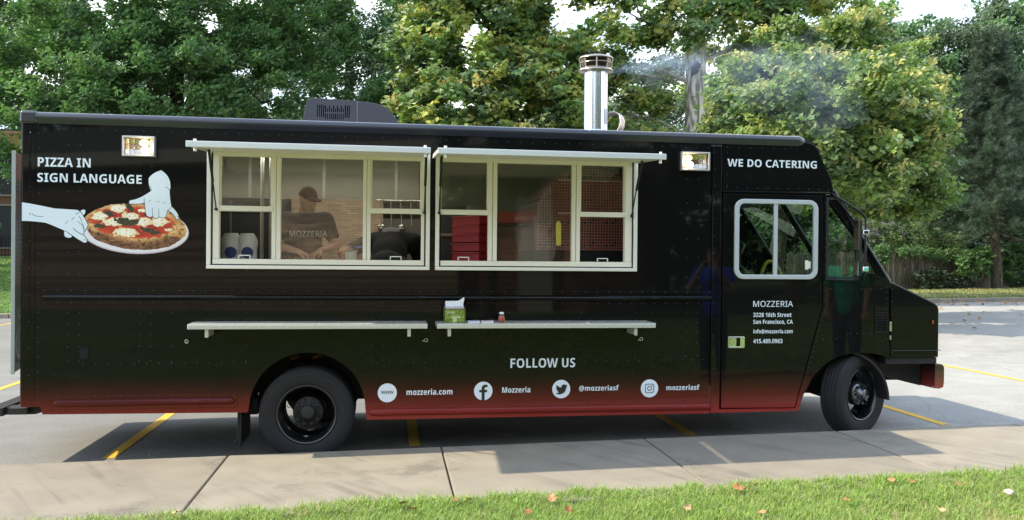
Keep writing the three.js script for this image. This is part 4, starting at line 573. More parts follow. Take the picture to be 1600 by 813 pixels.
{
  const inkM = phys(0.022, 0.018, 0.016, 0.4, 0), disc = (x, y, r = 0.082) => { const g = group('icon', truck); mesh('disc', new THREE.CircleGeometry(r, 40).translate(x, y, 0.0022), whiteVinyl, g); return g; };
  let g = disc(0.685, 0.584); text('www', 0.632, 0.738, 0.574, 0.612, 0.004, fontR, g, 'glyph', inkM);
  g = disc(1.522, 0.588);
  const f = new THREE.Shape(); f.moveTo(-0.014, -0.0815); f.lineTo(-0.014, -0.012); f.lineTo(-0.036, -0.012); f.lineTo(-0.036, 0.01); f.lineTo(-0.014, 0.01); f.lineTo(-0.014, 0.025); f.bezierCurveTo(-0.014, 0.045, 0, 0.056, 0.02, 0.056); f.lineTo(0.038, 0.054); f.lineTo(0.038, 0.034); f.lineTo(0.026, 0.034); f.bezierCurveTo(0.014, 0.034, 0.012, 0.028, 0.012, 0.021); f.lineTo(0.012, 0.01); f.lineTo(0.036, 0.01); f.lineTo(0.032, -0.012); f.lineTo(0.012, -0.012); f.lineTo(0.012, -0.0815);
  mesh('glyph', new THREE.ShapeGeometry(f, 8).translate(1.522, 0.588, 0.004), inkM, g);
  g = disc(2.223, 0.595);
  const b = new THREE.Shape(); b.moveTo(-0.052, -0.036); b.bezierCurveTo(-0.036, -0.036, -0.028, -0.032, -0.02, -0.026); b.bezierCurveTo(-0.03, -0.025, -0.036, -0.02, -0.039, -0.012); b.lineTo(-0.03, -0.012); b.bezierCurveTo(-0.042, -0.009, -0.047, 0, -0.047, 0.01); b.lineTo(-0.038, 0.007); b.bezierCurveTo(-0.048, 0.016, -0.049, 0.027, -0.042, 0.038); b.bezierCurveTo(-0.03, 0.024, -0.014, 0.016, 0.002, 0.015); b.bezierCurveTo(-0.002, 0.034, 0.012, 0.042, 0.024, 0.042); b.bezierCurveTo(0.032, 0.042, 0.036, 0.039, 0.04, 0.036); b.lineTo(0.054, 0.041); b.lineTo(0.046, 0.03); b.lineTo(0.057, 0.028); b.lineTo(0.046, 0.017); b.bezierCurveTo(0.046, -0.016, 0.026, -0.044, -0.012, -0.046); b.bezierCurveTo(-0.028, -0.047, -0.04, -0.043, -0.052, -0.036);
  mesh('glyph', new THREE.ShapeGeometry(b, 8).translate(2.223, 0.595, 0.004), inkM, g);
  g = disc(3.041, 0.59);
  mesh('glyph', merge([new THREE.ShapeGeometry(shape(rrect(-0.042, 0.042, -0.042, 0.042, 0.016), [rrect(-0.036, 0.036, -0.036, 0.036, 0.011)]), 8), new THREE.RingGeometry(0.015, 0.0215, 28), new THREE.CircleGeometry(0.005, 14).translate(0.024, 0.024, 0)]).translate(3.041, 0.59, 0.004), inkM, g);
}
{ // the pizza and the two drawn hands, one printed film
  const c = document.createElement('canvas'); c.width = 1320; c.height = 780; const x = c.getContext('2d'), R = rng(21);
  const ell = (a, b, rx, ry, rot = 0) => { x.beginPath(); x.ellipse(a, b, rx, ry, rot, 0, 6.2832); };
  const P = (u, v) => [(u - 25) * 1.0424, (v - 62) * 1.0424 + 20]; // from the drawing's own grid
  const blob = (cx, cy, rx, ry, rough, n = 26) => { x.beginPath(); for (let i = 0; i <= n; i++) { const a = i / n * 6.2832, k = 1 + rough * noise.noise(Math.cos(a) * 1.7 + cx, Math.sin(a) * 1.7 + cy, 3); const px = cx + rx * k * Math.cos(a), py = cy + ry * k * Math.sin(a); i ? x.lineTo(px, py) : x.moveTo(px, py); } x.closePath(); };
  // plate
  x.save(); x.fillStyle = '#c9bcc4'; ell(872, 535, 432, 196, 0.05); x.fill(); x.fillStyle = '#e9e2e6'; ell(872, 527, 428, 192, 0.05); x.fill();
  // the pizza, painted point by point: crust, sauce, cheese, basil, char
  const img = x.getImageData(0, 0, 1320, 780), D = img.data, cl = (k) => (k < 0 ? 0 : k > 1 ? 1 : k), mix3 = (p, q, k) => [p[0] + (q[0] - p[0]) * k, p[1] + (q[1] - p[1]) * k, p[2] + (q[2] - p[2]) * k], n3 = (u, v, w) => noise.noise(u, v, w);
  const cheese = [[600, 425, 58, 38], [742, 358, 66, 34], [838, 420, 70, 30], [706, 470, 78, 34], [942, 462, 66, 36], [1064, 452, 66, 42], [800, 552, 92, 40], [930, 368, 36, 14], [1140, 520, 34, 12]], basil = [[668, 396, 46, 24, 0.5], [832, 344, 54, 22, 0.9], [790, 462, 74, 34, 0.2], [866, 468, 44, 22, -0.3], [594, 500, 46, 20, 0.1], [992, 536, 88, 22, 0.3], [1018, 408, 78, 14, 0.1], [486, 360, 30, 16, -0.5]];
  for (let py = 290; py < 720; py++) for (let px = 450; px < 1310; px++) {
    const X = px - 880, Y = py - 503 - X * 0.05, an = Math.atan2(Y, X), edge = 1 + 0.05 * n3(Math.cos(an) * 3, Math.sin(an) * 3, 1) + 0.015 * n3(px * 0.05, py * 0.05, 2), d = Math.hypot(X / 404, Y / 192) / edge; if (d > 1) continue;
    const f1 = n3(px * 0.018, py * 0.025, 5), f2 = n3(px * 0.06, py * 0.07, 6), f3 = n3(px * 0.19, py * 0.2, 7), s = Math.hypot((X + 22) / 342, (Y + 30) / 132) + 0.13 * f1 + 0.05 * f2, wall = cl((Y - 62 + Math.abs(X) * 0.03) / 26 + f1 * 0.6) * cl((d - 0.55) * 5);
    let c = mix3(mix3([206, 146, 84], [238, 196, 136], cl(0.5 + f1 + f2 * 0.5)), [150, 88, 44], cl(f2 * 1.3 + f3 * 0.8 - 0.1)); c = mix3(c, mix3([150, 98, 58], [98, 60, 36], cl(0.5 + f1 * 1.2 + f2)), wall);
    const ch = n3(px * 0.028 + 40, py * 0.045, 9) + 0.5 * n3(px * 0.11, py * 0.13, 10) + (d > 0.86 ? 0.12 : 0) + wall * 0.12; c = mix3(c, [44, 27, 18], cl((ch - 0.34) * 4) * 0.85);
    if (s < 1) { let r = mix3(mix3([196, 42, 22], [150, 24, 14], cl(0.5 + f1 * 1.4 + f2)), [222, 96, 44], cl((s - 0.78) * 3.5 + f2 * 0.5)); r = mix3(r, [238, 128, 86], cl((f3 - 0.33) * 4)); c = mix3(c, r, cl((1 - s) * 14)); }
    for (const [a, b, rx, ry] of cheese) { const m = Math.hypot((px - a) / rx, (py - b - (a - 880) * 0.02) / ry) * (1 + 0.5 * n3(px * 0.03 + a, py * 0.04, 11)) + 0.08 * f2; if (m < 1.12) { let w = mix3([250, 243, 222], [236, 206, 146], cl((m - 0.55) * 2 + f2 * 0.8)); w = mix3(w, [206, 150, 90], cl((n3(px * 0.05 + 9, py * 0.07, 12) - 0.25) * 2.5)); c = mix3(c, w, cl((1.12 - m) * 6)); } }
    for (const [a, b, rx, ry, ro] of basil) { const u = px - a, v = py - b, p = (u * Math.cos(ro) + v * Math.sin(ro)) / rx, q = (-u * Math.sin(ro) + v * Math.cos(ro)) / ry, m = Math.hypot(p, q) * (1 + 0.45 * n3(px * 0.04 + a, py * 0.05, 13)); if (m < 1) c = mix3(c, mix3([30, 32, 20], [112, 116, 74], cl(n3(p * 3, q * 7 + p * 2, 14) * 1.6 + f3 * 0.6)), cl((1 - m) * 7)); }
    const o = (py * 1320 + px) * 4; D[o] = c[0]; D[o + 1] = c[1]; D[o + 2] = c[2]; D[o + 3] = 255;
  }
  x.putImageData(img, 0, 0); x.restore();
  const hand = '#dfe9f2', ink = '#141617';
  const path = (p) => { x.beginPath(); p.forEach((q, i) => { if (q.length === 2) { const [a, b] = P(...q); i ? x.lineTo(a, b) : x.moveTo(a, b); } else { const [a, b] = P(q[0], q[1]), [d, e] = P(q[2], q[3]); x.quadraticCurveTo(a, b, d, e); } }); };
  const stroke = (p, w = 4) => { path(p); x.strokeStyle = ink; x.lineWidth = w; x.lineCap = 'round'; x.stroke(); };
  x.fillStyle = hand; // fingers under the plate, then arm with fist
  path([[336, 570], [370, 575, 392, 600], [396, 612, 384, 620], [352, 626, 338, 606]]); x.fill();
  path([[462, 402], [480, 388, 494, 404], [494, 432, 474, 446], [440, 430]]); x.fill(); stroke([[462, 402], [480, 388, 494, 404], [496, 432, 474, 446]], 3);
  path([[22, 348], [80, 356], [230, 384, 260, 392], [400, 398, 436, 402], [470, 430, 512, 516], [508, 548, 484, 580], [506, 612, 512, 640], [506, 664, 480, 660], [420, 620, 340, 566], [240, 520, 200, 506], [110, 492, 22, 494]]); x.fill();
  stroke([[440, 400], [476, 430, 514, 518], [504, 550, 484, 578]], 5); stroke([[350, 570], [430, 632, 482, 660], [508, 664, 512, 638], [490, 606, 478, 596], [430, 580, 405, 546]], 5); stroke([[478, 600], [490, 560, 470, 520], [450, 500, 434, 490]], 3); stroke([[100, 438], [125, 462, 182, 456]], 3.5); stroke([[478, 640], [496, 628, 506, 646]], 3); stroke([[444, 448], [470, 486, 486, 560]], 3);
  for (const [a, b] of [[345, 512], [356, 498], [392, 482], [402, 468], [424, 436], [436, 430]]) stroke([[a, b], [a + 8, b - 10]], 3.5);
  x.fillStyle = hand; // the other hand, from above
  path([[1060, 72], [1130, 116, 1132, 190], [1134, 215, 1126, 240], [1132, 330, 1142, 362], [1180, 390, 1200, 440], [1200, 470, 1178, 464], [1160, 420, 1112, 392], [1104, 420, 1098, 446], [1070, 464, 1050, 446], [1048, 440], [1030, 470, 1002, 446], [998, 440], [980, 458, 950, 436], [940, 400, 936, 340], [890, 346, 826, 346], [810, 328, 832, 316], [890, 312, 985, 240], [962, 190, 966, 140], [990, 96, 1060, 72]]); x.fill();
  stroke([[936, 330], [940, 400, 952, 438], [978, 460, 1000, 440], [994, 410, 996, 376]], 3); stroke([[1000, 446], [1030, 474, 1048, 444], [1044, 420, 1046, 382]], 3); stroke([[1050, 446], [1076, 462, 1098, 446], [1106, 420, 1112, 392], [1130, 384, 1142, 362]], 3); stroke([[1112, 392], [1160, 420, 1178, 464], [1202, 470, 1200, 440], [1184, 396, 1142, 360]], 4.5); stroke([[822, 344], [860, 352, 936, 338], [930, 318, 934, 300]], 3.5); stroke([[990, 238], [980, 214, 978, 196]], 3); stroke([[1100, 206], [1128, 220, 1130, 246]], 4); stroke([[1184, 440], [1196, 430, 1198, 452]], 3);
  for (const [a, b] of [[966, 328], [980, 318], [1026, 326], [1044, 328], [1078, 334], [1094, 338]]) stroke([[a, b], [a + 3, b - 7]], 3.5);
  const t = new THREE.CanvasTexture(c); t.colorSpace = THREE.SRGBColorSpace; t.anisotropy = 8;
  const s = 0.28 / 1340 / 1.0424 * 4.79; // metres per pixel of the print
  const wpx = 1320 * 0.000998, hpx = 780 * 0.000998;
  const x0 = -2.272, y1 = 2.499;
  mesh('printed_film', new THREE.PlaneGeometry(wpx, hpx).translate(x0 + wpx / 2, y1 - hpx / 2, 0.0048), new THREE.MeshPhysicalMaterial({ map: t, transparent: true, roughness: 0.38, clearcoat: 0.6, clearcoatRoughness: 0.05 }), truck);
}
// ---------------------------------------------------------------- inside of the truck
{
  const wallM = std(0.3, 0.28, 0.25, 0.55), ceil = std(0.5, 0.49, 0.44, 0.6);
  mesh('kitchen_wall', box(-2.2, 3.6, 0.72, 2.84, W + 0.05, W + 0.08), wallM, truck);
  mesh('kitchen_wall', box(3.54, 3.6, 0.72, 2.84, W + 0.08, -0.06), std(0.03, 0.03, 0.032, 0.6), truck);
  mesh('kitchen_wall', box(-2.22, -2.17, 0.72, 2.84, W + 0.08, -0.05), wallM, truck);
  mesh('kitchen_ceiling', box(-2.2, 3.6, 2.83, 2.86, W + 0.05, -0.06), ceil, truck);
  mesh('kitchen_floor', merge([box(-2.2, -0.62, 0.701, 0.74, W + 0.05, -0.05), box(-0.62, 0.62, 0.701, 0.74, W + 0.82, -0.65), box(0.62, 4.42, 0.701, 0.74, W + 0.05, -0.05)]), std(0.08, 0.08, 0.08, 0.7), truck);
  mesh('counter', merge([rbox(-2.1, 3.5, 1.6, 1.64, -0.52, -0.05), box(-2.1, 3.5, 1.0, 1.6, -0.5, -0.06)]), steel, truck);
  mesh('counter', merge([rbox(-2.1, 1.0, 1.6, 1.64, -2.12, -1.5), box(-2.1, 1.0, 0.74, 1.6, -2.1, -1.55)]), steel, truck);
  const sh = group('wall_cabinet', truck); mesh('cabinet_body', rbox(-2.0, 1.0, 2.36, 2.8, -2.12, -1.75), std(0.4, 0.4, 0.36, 0.5, 0.1), sh); for (const x of [-1.52, -0.78, -0.02, 0.74]) mesh('cabinet_seam', box(x, x + 0.03, 2.37, 2.79, -1.75, -1.744), std(0.6, 0.6, 0.57, 0.4, 0.4), sh);
  const fz = group('cold_cabinet', truck); mesh('cabinet_body', rbox(-1.5, -0.36, 1.64, 2.34, -2.1, -1.5, 0.01), std(0.025, 0.03, 0.032, 0.4), fz); mesh('cabinet_rim', merge([box(-0.92, -0.9, 1.66, 2.32, -1.5, -1.49), box(-1.48, -0.38, 2.2, 2.22, -1.5, -1.488)]), std(0.1, 0.1, 0.1, 0.4), fz);
  const fr = group('refrigerator', truck); mesh('cabinet_body', rbox(1.06, 1.5, 0.74, 2.3, -2.1, -1.35, 0.01), std(0.06, 0.07, 0.075, 0.4, 0.3), fr); mesh('door_rim', merge([box(1.48, 1.54, 0.8, 2.3, -1.36, -1.3), box(1.08, 1.5, 1.98, 2.01, -1.348, -1.335)]), std(0.3, 0.28, 0.22, 0.5, 0.3), fr);
  // added fill lights under the ceiling, made up to brighten the kitchen behind the glass
  for (const x of [-0.7, 0.5]) { const f = group('tube_light', truck); mesh('light_fitting', rbox(x - 0.62, x + 0.62, 2.79, 2.83, -1.0, -0.86, 0.01), alu, f); const e = std(0.9, 0.88, 0.75, 0.5); e.emissive.setRGB(1, 0.94, 0.72); e.emissiveIntensity = 1.3; mesh('light_tube', rod([x - 0.6, 2.768, -0.93], [x + 0.6, 2.768, -0.93], 0.018, 10), e, f);
    const L = new THREE.RectAreaLight(new THREE.Color(1, 0.94, 0.76), 24, 1.2, 0.04); L.position.set(x, 2.745, -0.93); L.rotation.x = -Math.PI / 2; f.add(L); }
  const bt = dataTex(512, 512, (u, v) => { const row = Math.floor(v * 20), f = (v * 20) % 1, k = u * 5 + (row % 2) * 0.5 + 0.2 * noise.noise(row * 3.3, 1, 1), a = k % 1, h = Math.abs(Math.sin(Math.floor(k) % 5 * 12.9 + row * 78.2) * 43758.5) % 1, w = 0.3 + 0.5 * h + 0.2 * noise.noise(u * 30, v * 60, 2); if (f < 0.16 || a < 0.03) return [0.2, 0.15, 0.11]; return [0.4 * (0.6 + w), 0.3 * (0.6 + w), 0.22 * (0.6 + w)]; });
  mesh('splash_tiles', uvXY(box(-0.32, 0.62, 1.64, 2.36, -1.62, -1.58)), new THREE.MeshStandardMaterial({ map: rep(bt, 1 / 0.6, 1 / 0.5), roughness: 0.6 }), truck);  // added panel: the mirrored brick facade is painted into its colour
  for (const x of [-0.52, -0.44]) mesh('pipe', rod([x, 1.64, -0.95], [x, 2.83, -0.95], 0.018), std(0.7, 0.7, 0.66, 0.4), truck);
  mesh('utensil_rail', merge([rod([0.55, 2.33, -1.2], [1.02, 2.33, -1.2], 0.008), ...[0.6, 0.7, 0.8, 0.9].map((x) => rod([x, 2.33, -1.2], [x + 0.01, 2.08, -1.19], 0.006)), ...[0.6, 0.8].map((x) => new THREE.SphereGeometry(0.04, 10, 8).scale(1, 1, 0.4).translate(x + 0.01, 2.05, -1.19))]), steel, truck);
  // pizza oven clad in small red tile
  const tm = dataTex(256, 256, (u, v) => { const a = (u * 8) % 1, b = (v * 8) % 1, i = Math.floor(u * 8), j = Math.floor(v * 8), h = Math.abs(Math.sin(i * 12.9 + j * 78.2) * 43758.5) % 1; if (a < 0.11 || b < 0.11) return [0.5, 0.46, 0.44]; if (h > 0.93) return [0.02, 0.015, 0.015]; const k = 0.7 + 0.5 * h; return [0.3 * k, 0.045 * k, 0.045 * k]; });
  const tileM = new THREE.MeshPhysicalMaterial({ map: rep(tm, 1 / 0.224), roughness: 0.3, clearcoat: 0.5 });
  const o = group('pizza_oven', truck), arc = [[2.14, 1.86]]; for (let i = 0; i <= 18; i++) { const a = Math.PI - (i / 18) * Math.PI; arc.push([2.66 + 0.52 * Math.cos(a), 2.14 + 0.5 * Math.sin(a)]); } arc.push([3.18, 1.86]);
  mesh('dome', uvXY(new THREE.ExtrudeGeometry(shape(arc), { depth: 1.0, bevelEnabled: true, bevelSize: 0.04, bevelThickness: 0.05, bevelSegments: 4, curveSegments: 24 }).translate(0, 0, -1.75)), tileM, o);
  mesh('base', rbox(2.1, 3.2, 0.74, 1.84, -1.78, -0.68, 0.01), std(0.02, 0.022, 0.028, 0.5, 0.2), o);
  mesh('flue', new THREE.CylinderGeometry(0.12, 0.12, 0.4, 24).translate(2.7, 2.74, -0.95), steel, o);
  mesh('rail', merge([rod([2.3, 2.2, -0.6], [3.1, 2.2, -0.6], 0.006), rod([2.3, 2.52, -0.6], [3.1, 2.52, -0.6], 0.006)]), alu, o);
  // cab
  mesh('dashboard', merge([rbox(4.75, 5.34, 1.42, 1.58, W + 0.1, -0.08, 0.04, 3), rbox(4.9, 5.36, 0.9, 1.45, W + 0.1, -0.08, 0.04)]), std(0.025, 0.025, 0.026, 0.7), truck);
  mesh('header_console', rbox(3.75, 4.66, 2.34, 2.42, W + 0.1, -0.3, 0.02), dark, truck);
  const sw = group('steering_wheel', truck, [4.42, 1.78, -1.5]); sw.rotation.set(0, -Math.PI / 2, 0); mesh('wheel_rim', new THREE.TorusGeometry(0.22, 0.016, 10, 40).rotateX(-0.7), dark, sw); mesh('steering_column', merge([rod([0, 0, 0], [0, -0.35, -0.45], 0.03), rod([-0.2, 0, 0], [0.2, 0, 0], 0.012)]), dark, sw);
  mesh('grab_rail', tube([[4.3, 1.3, -0.42], [4.31, 1.6, -0.45], [4.37, 1.735, -0.47], [4.44, 1.745, -0.48], [4.52, 1.66, -0.5], [4.62, 1.45, -0.52], [4.66, 1.3, -0.52]], 0.019, 40), std(0.62, 0.42, 0.02, 0.4), truck);
  const seat = group('driver_seat', truck); mesh('seat_cushion', rbox(3.72, 4.15, 1.15, 1.28, -1.75, -1.25, 0.05, 3), dark, seat); mesh('seat_back', rbox(3.68, 3.8, 1.25, 1.85, -1.73, -1.27, 0.05, 3), dark, seat);
  mesh('cab_light_fitting', rbox(4.0, 4.2, 2.29, 2.34, -0.9, -0.7, 0.01), alu, truck);
}
// things standing in the truck
function bag(x, label) {
  const t = thing('paper_bag', label, 'bag', TW(x, 1.64, -0.36), 0.1), g = new THREE.CylinderGeometry(0.085, 0.08, 0.32, 20, 10).translate(0, 0.16, 0), p = g.attributes.position;
  for (let i = 0; i < p.count; i++) { const k = 1 + 0.12 * noise.noise(p.getX(i) * 20, p.getY(i) * 14, p.getZ(i) * 20 + x * 9), s = sstep(p.getY(i), 0.26, 0.33) * 0.35; p.setX(i, p.getX(i) * k * (1 - s)); p.setZ(i, p.getZ(i) * k * (1 - s)); } g.computeVertexNormals();
  mesh('bag_body', g, std(0.62, 0.6, 0.6, 0.6), t);
  const em = new THREE.CircleGeometry(0.05, 24), q = em.attributes.position; for (let i = 0; i < q.count; i++) q.setZ(i, Math.sqrt(0.0925 ** 2 - q.getX(i) ** 2) + 0.002); em.computeVertexNormals();
  mesh('emblem', em.translate(0, 0.15, 0), std(0.012, 0.03, 0.13, 0.5), t);
}
bag(-0.69, 'white bag with blue print at the left edge of the rear serving window'); bag(-0.55, 'larger looking white bag with blue print, right one of the two in the window');
{
  const t = thing('food_tub', 'off white plastic food tub on the counter behind the window glass', 'tub', TW(0.36, 1.64, -0.2));
  mesh('tub_body', new THREE.CylinderGeometry(0.07, 0.058, 0.17, 4, 1).rotateY(Math.PI / 4).scale(1, 1, 0.9).translate(0, 0.085, 0), std(0.62, 0.64, 0.56, 0.4), t); mesh('rim', rbox(-0.062, 0.062, 0.165, 0.182, -0.055, 0.055, 0.006), std(0.3, 0.32, 0.3, 0.4), t);
  const cl = new THREE.PlaneGeometry(0.14, 0.09, 14, 8).rotateX(-Math.PI / 2), p = cl.attributes.position; for (let i = 0; i < p.count; i++) p.setY(i, 0.02 + 0.025 * noise.noise(p.getX(i) * 22, p.getZ(i) * 22, 3)); cl.computeVertexNormals();
  tag(mesh('cloth', cl, std(0.03, 0.13, 0.5, 0.8, 0, { side: THREE.DoubleSide }), scene, TW(0.4, 1.825, -0.2)), 'crumpled blue cloth lying on the off white tub', 'cloth');
  const w = thing('wrap_heap', 'crumpled clear plastic wrap and greens in front of the cook', 'food', TW(-0.02, 1.64, -0.3)), hs = [];
  for (let i = 0; i < 9; i++) { const g = new THREE.IcosahedronGeometry(0.06, 2), q = g.attributes.position; for (let k = 0; k < q.count; k++) { const s = 1 + 0.8 * noise.noise(q.getX(k) * 30 + i, q.getY(k) * 30, q.getZ(k) * 30); q.setXYZ(k, q.getX(k) * s, q.getY(k) * s * 0.6, q.getZ(k) * s); } g.computeVertexNormals(); hs.push(g.translate(-0.18 + i * 0.05, 0.03 + (i % 2) * 0.03, 0)); }
  mesh('wrap', merge(hs.slice(3)), std(0.4, 0.42, 0.38, 0.25), w); mesh('greens', merge(hs.slice(0, 3)), std(0.1, 0.2, 0.06, 0.7), w);
}
{
  const red = std(0.42, 0.02, 0.03, 0.4), R = rng(4), lab = ['bottom red dough tray of the stack in the front serving window', 'red dough tray resting on the bottom tray of the stack', 'red dough tray, third from the bottom of the stack', 'red dough tray, third from the top of the stack', 'red dough tray right under the topmost tray of the stack', 'topmost red dough tray of the stack in the window'];
  const g = merge([box(-0.19, 0.19, 0, 0.008, -0.15, 0.15), box(-0.19, -0.18, 0, 0.075, -0.15, 0.15), box(0.18, 0.19, 0, 0.075, -0.15, 0.15), box(-0.18, 0.18, 0, 0.075, -0.15, -0.142), box(-0.18, 0.18, 0, 0.075, 0.142, 0.15)]), lip = merge([rbox(-0.2, 0.2, 0.07, 0.082, 0.142, 0.162, 0.003), rbox(-0.2, 0.2, 0.07, 0.082, -0.162, -0.142, 0.003), rbox(-0.204, -0.18, 0.07, 0.082, -0.15, 0.15, 0.003), rbox(0.18, 0.204, 0.07, 0.082, -0.15, 0.15, 0.003)]);
  for (let i = 0; i < 6; i++) { const t = thing('dough_tray', lab[i], 'tray', TW(1.53, 1.645 + i * 0.087, -0.86), 0.95 + (R() - 0.5) * 0.05, 'stacked red dough trays'); mesh('tray_body', g, red, t); mesh('tray_lip', lip, red, t); }
  const st = thing('tray_stand', 'dark stand under the stack of red dough trays', 'stand', TW(1.53, 0.74, -0.86), 0.95); mesh('stand_frame', merge([rbox(-0.19, 0.19, 0.86, 0.9, -0.15, 0.15), ...[[-1, -1], [1, -1], [-1, 1], [1, 1]].map(([a, b]) => box(a * 0.17 - 0.015, a * 0.17 + 0.015, 0, 0.86, b * 0.13 - 0.015, b * 0.13 + 0.015))]), dark, st);
  const b = thing('food_bin', 'long red bin on the far counter behind the middle pane', 'bin', TW(1.95, 1.82, -1.0)); mesh('bin_body', merge([rbox(-0.24, 0.24, 0.29, 0.4, -0.12, 0.12, 0.01), ]), red, b); mesh('bin_shelf', merge([rbox(-0.25, 0.25, 0.26, 0.285, -0.13, 0.13, 0.004), box(-0.24, -0.22, -1.08, 0.26, -0.12, -0.1), box(0.22, 0.24, -1.08, 0.26, -0.12, -0.1)]), dark, b);
  const y = thing('paper_tag', 'yellow paper tag hanging inside the front serving window', 'tag', TW(2.19, 1.88, -0.012)); mesh('tag_sheet', plate(shape([[-0.022, 0], [0.022, 0], [0.024, 0.19], [0.012, 0.215], [-0.012, 0.215], [-0.024, 0.19]]), -0.001, 0.001), std(0.72, 0.66, 0.12, 0.7), y);
}
// on the folding shelves
{
  const n = thing('napkin_dispenser', 'green fronted napkin dispenser with white napkins on the shelf', 'dispenser', TW(1.25, 1.209, 0.15), 0.02);
  const c = document.createElement('canvas'); c.width = 160; c.height = 120; const x = c.getContext('2d'), R = rng(3);
  for (let i = 0; i < 900; i++) { x.fillStyle = ['#6f7f2c', '#87953a', '#5c6d22', '#9aa84e', '#748a35'][Math.floor(R() * 5)]; x.beginPath(); x.ellipse(R() * 160, R() * 120, 12 * R() + 3, 8 * R() + 3, R() * 3, 0, 6.3); x.fill(); }
  x.strokeStyle = '#a9b5a0'; x.lineWidth = 10; x.beginPath(); x.arc(45, 50, 28, 3.4, 6); x.stroke(); x.fillStyle = '#dfe3cf'; x.fillRect(48, 72, 80, 6); x.fillRect(60, 60, 62, 4); x.beginPath(); x.ellipse(80, 100, 18, 20, 0, 0, 6.3); x.fillStyle = '#b9c690'; x.fill();
  const t = new THREE.CanvasTexture(c); t.colorSpace = THREE.SRGBColorSpace;
  mesh('dispenser_case', merge([rbox(-0.085, 0.085, 0, 0.115, -0.055, 0.055, 0.006), rbox(-0.09, -0.086, 0, 0.125, -0.06, 0.062, 0.002), rbox(0.086, 0.09, 0, 0.125, -0.06, 0.062, 0.002)]), std(0.1, 0.12, 0.05, 0.4), n);
  mesh('printed_card', new THREE.PlaneGeometry(0.165, 0.108).translate(0, 0.057, 0.057), new THREE.MeshStandardMaterial({ map: t, roughness: 0.4 }), n);
  mesh('top_frame', rbox(-0.08, 0.08, 0.115, 0.138, -0.05, 0.05, 0.006), std(0.5, 0.46, 0.5, 0.4), n);
  const nap = new THREE.BoxGeometry(0.15, 0.045, 0.06, 12, 4, 4), p = nap.attributes.position; for (let i = 0; i < p.count; i++) { const a = p.getX(i), up = p.getY(i) > 0.01; p.setY(i, p.getY(i) + (up ? 0.006 * noise.noise(a * 40, p.getZ(i) * 30, 2) + sstep(a, 0.035, 0.075) * 0.03 : 0)); p.setX(i, a + (up ? 0.01 * sstep(a, 0.03, 0.07) : 0)); } nap.computeVertexNormals();
  mesh('napkins', nap.translate(0, 0.158, 0), std(0.8, 0.82, 0.86, 0.9), n);
  for (const [xx, l, col] of [[1.412, 'white business card with violet print lying on the shelf', [0.3, 0.3, 0.5]], [1.53, 'white card with red band lying on the shelf', [0.5, 0.2, 0.2]]]) {
    const k = thing('card_stack', l, 'card', TW(xx, 1.2085, 0.2), 0); const q = mesh('card', plate(shape(rect(-0.05, 0.05, -0.035, 0.035)), 0, 0.012).rotateX(-Math.PI / 2 + 0.12), std(0.75, 0.75, 0.78, 0.6), k); mesh('card_print', plate(shape(rect(-0.042, 0.042, 0.0, 0.024)), 0.0122, 0.0126).rotateX(-Math.PI / 2 + 0.12), std(...col, 0.6), k);
  }
  const s = thing('spice_shaker', 'small glass shaker of red chili flakes on the shelf', 'shaker', TW(1.658, 1.209, 0.16));
  const L = (pts) => new THREE.LatheGeometry(pts.map((q) => new THREE.Vector2(...q)), 18);
  mesh('flakes', L([[0, 0.003], [0.026, 0.003], [0.028, 0.03], [0.024, 0.052], [0, 0.054]]), std(0.4, 0.07, 0.03, 0.8), s);
  mesh('jar', L([[0, 0], [0.029, 0], [0.031, 0.03], [0.027, 0.055], [0.02, 0.066], [0.02, 0.07]]), new THREE.MeshPhysicalMaterial({ transmission: 1, thickness: 0, roughness: 0.05, ior: 1.5, side: THREE.DoubleSide }), s);
  mesh('lid', L([[0, 0.088], [0.017, 0.087], [0.021, 0.08], [0.022, 0.067], [0, 0.066]]), alu, s);
}
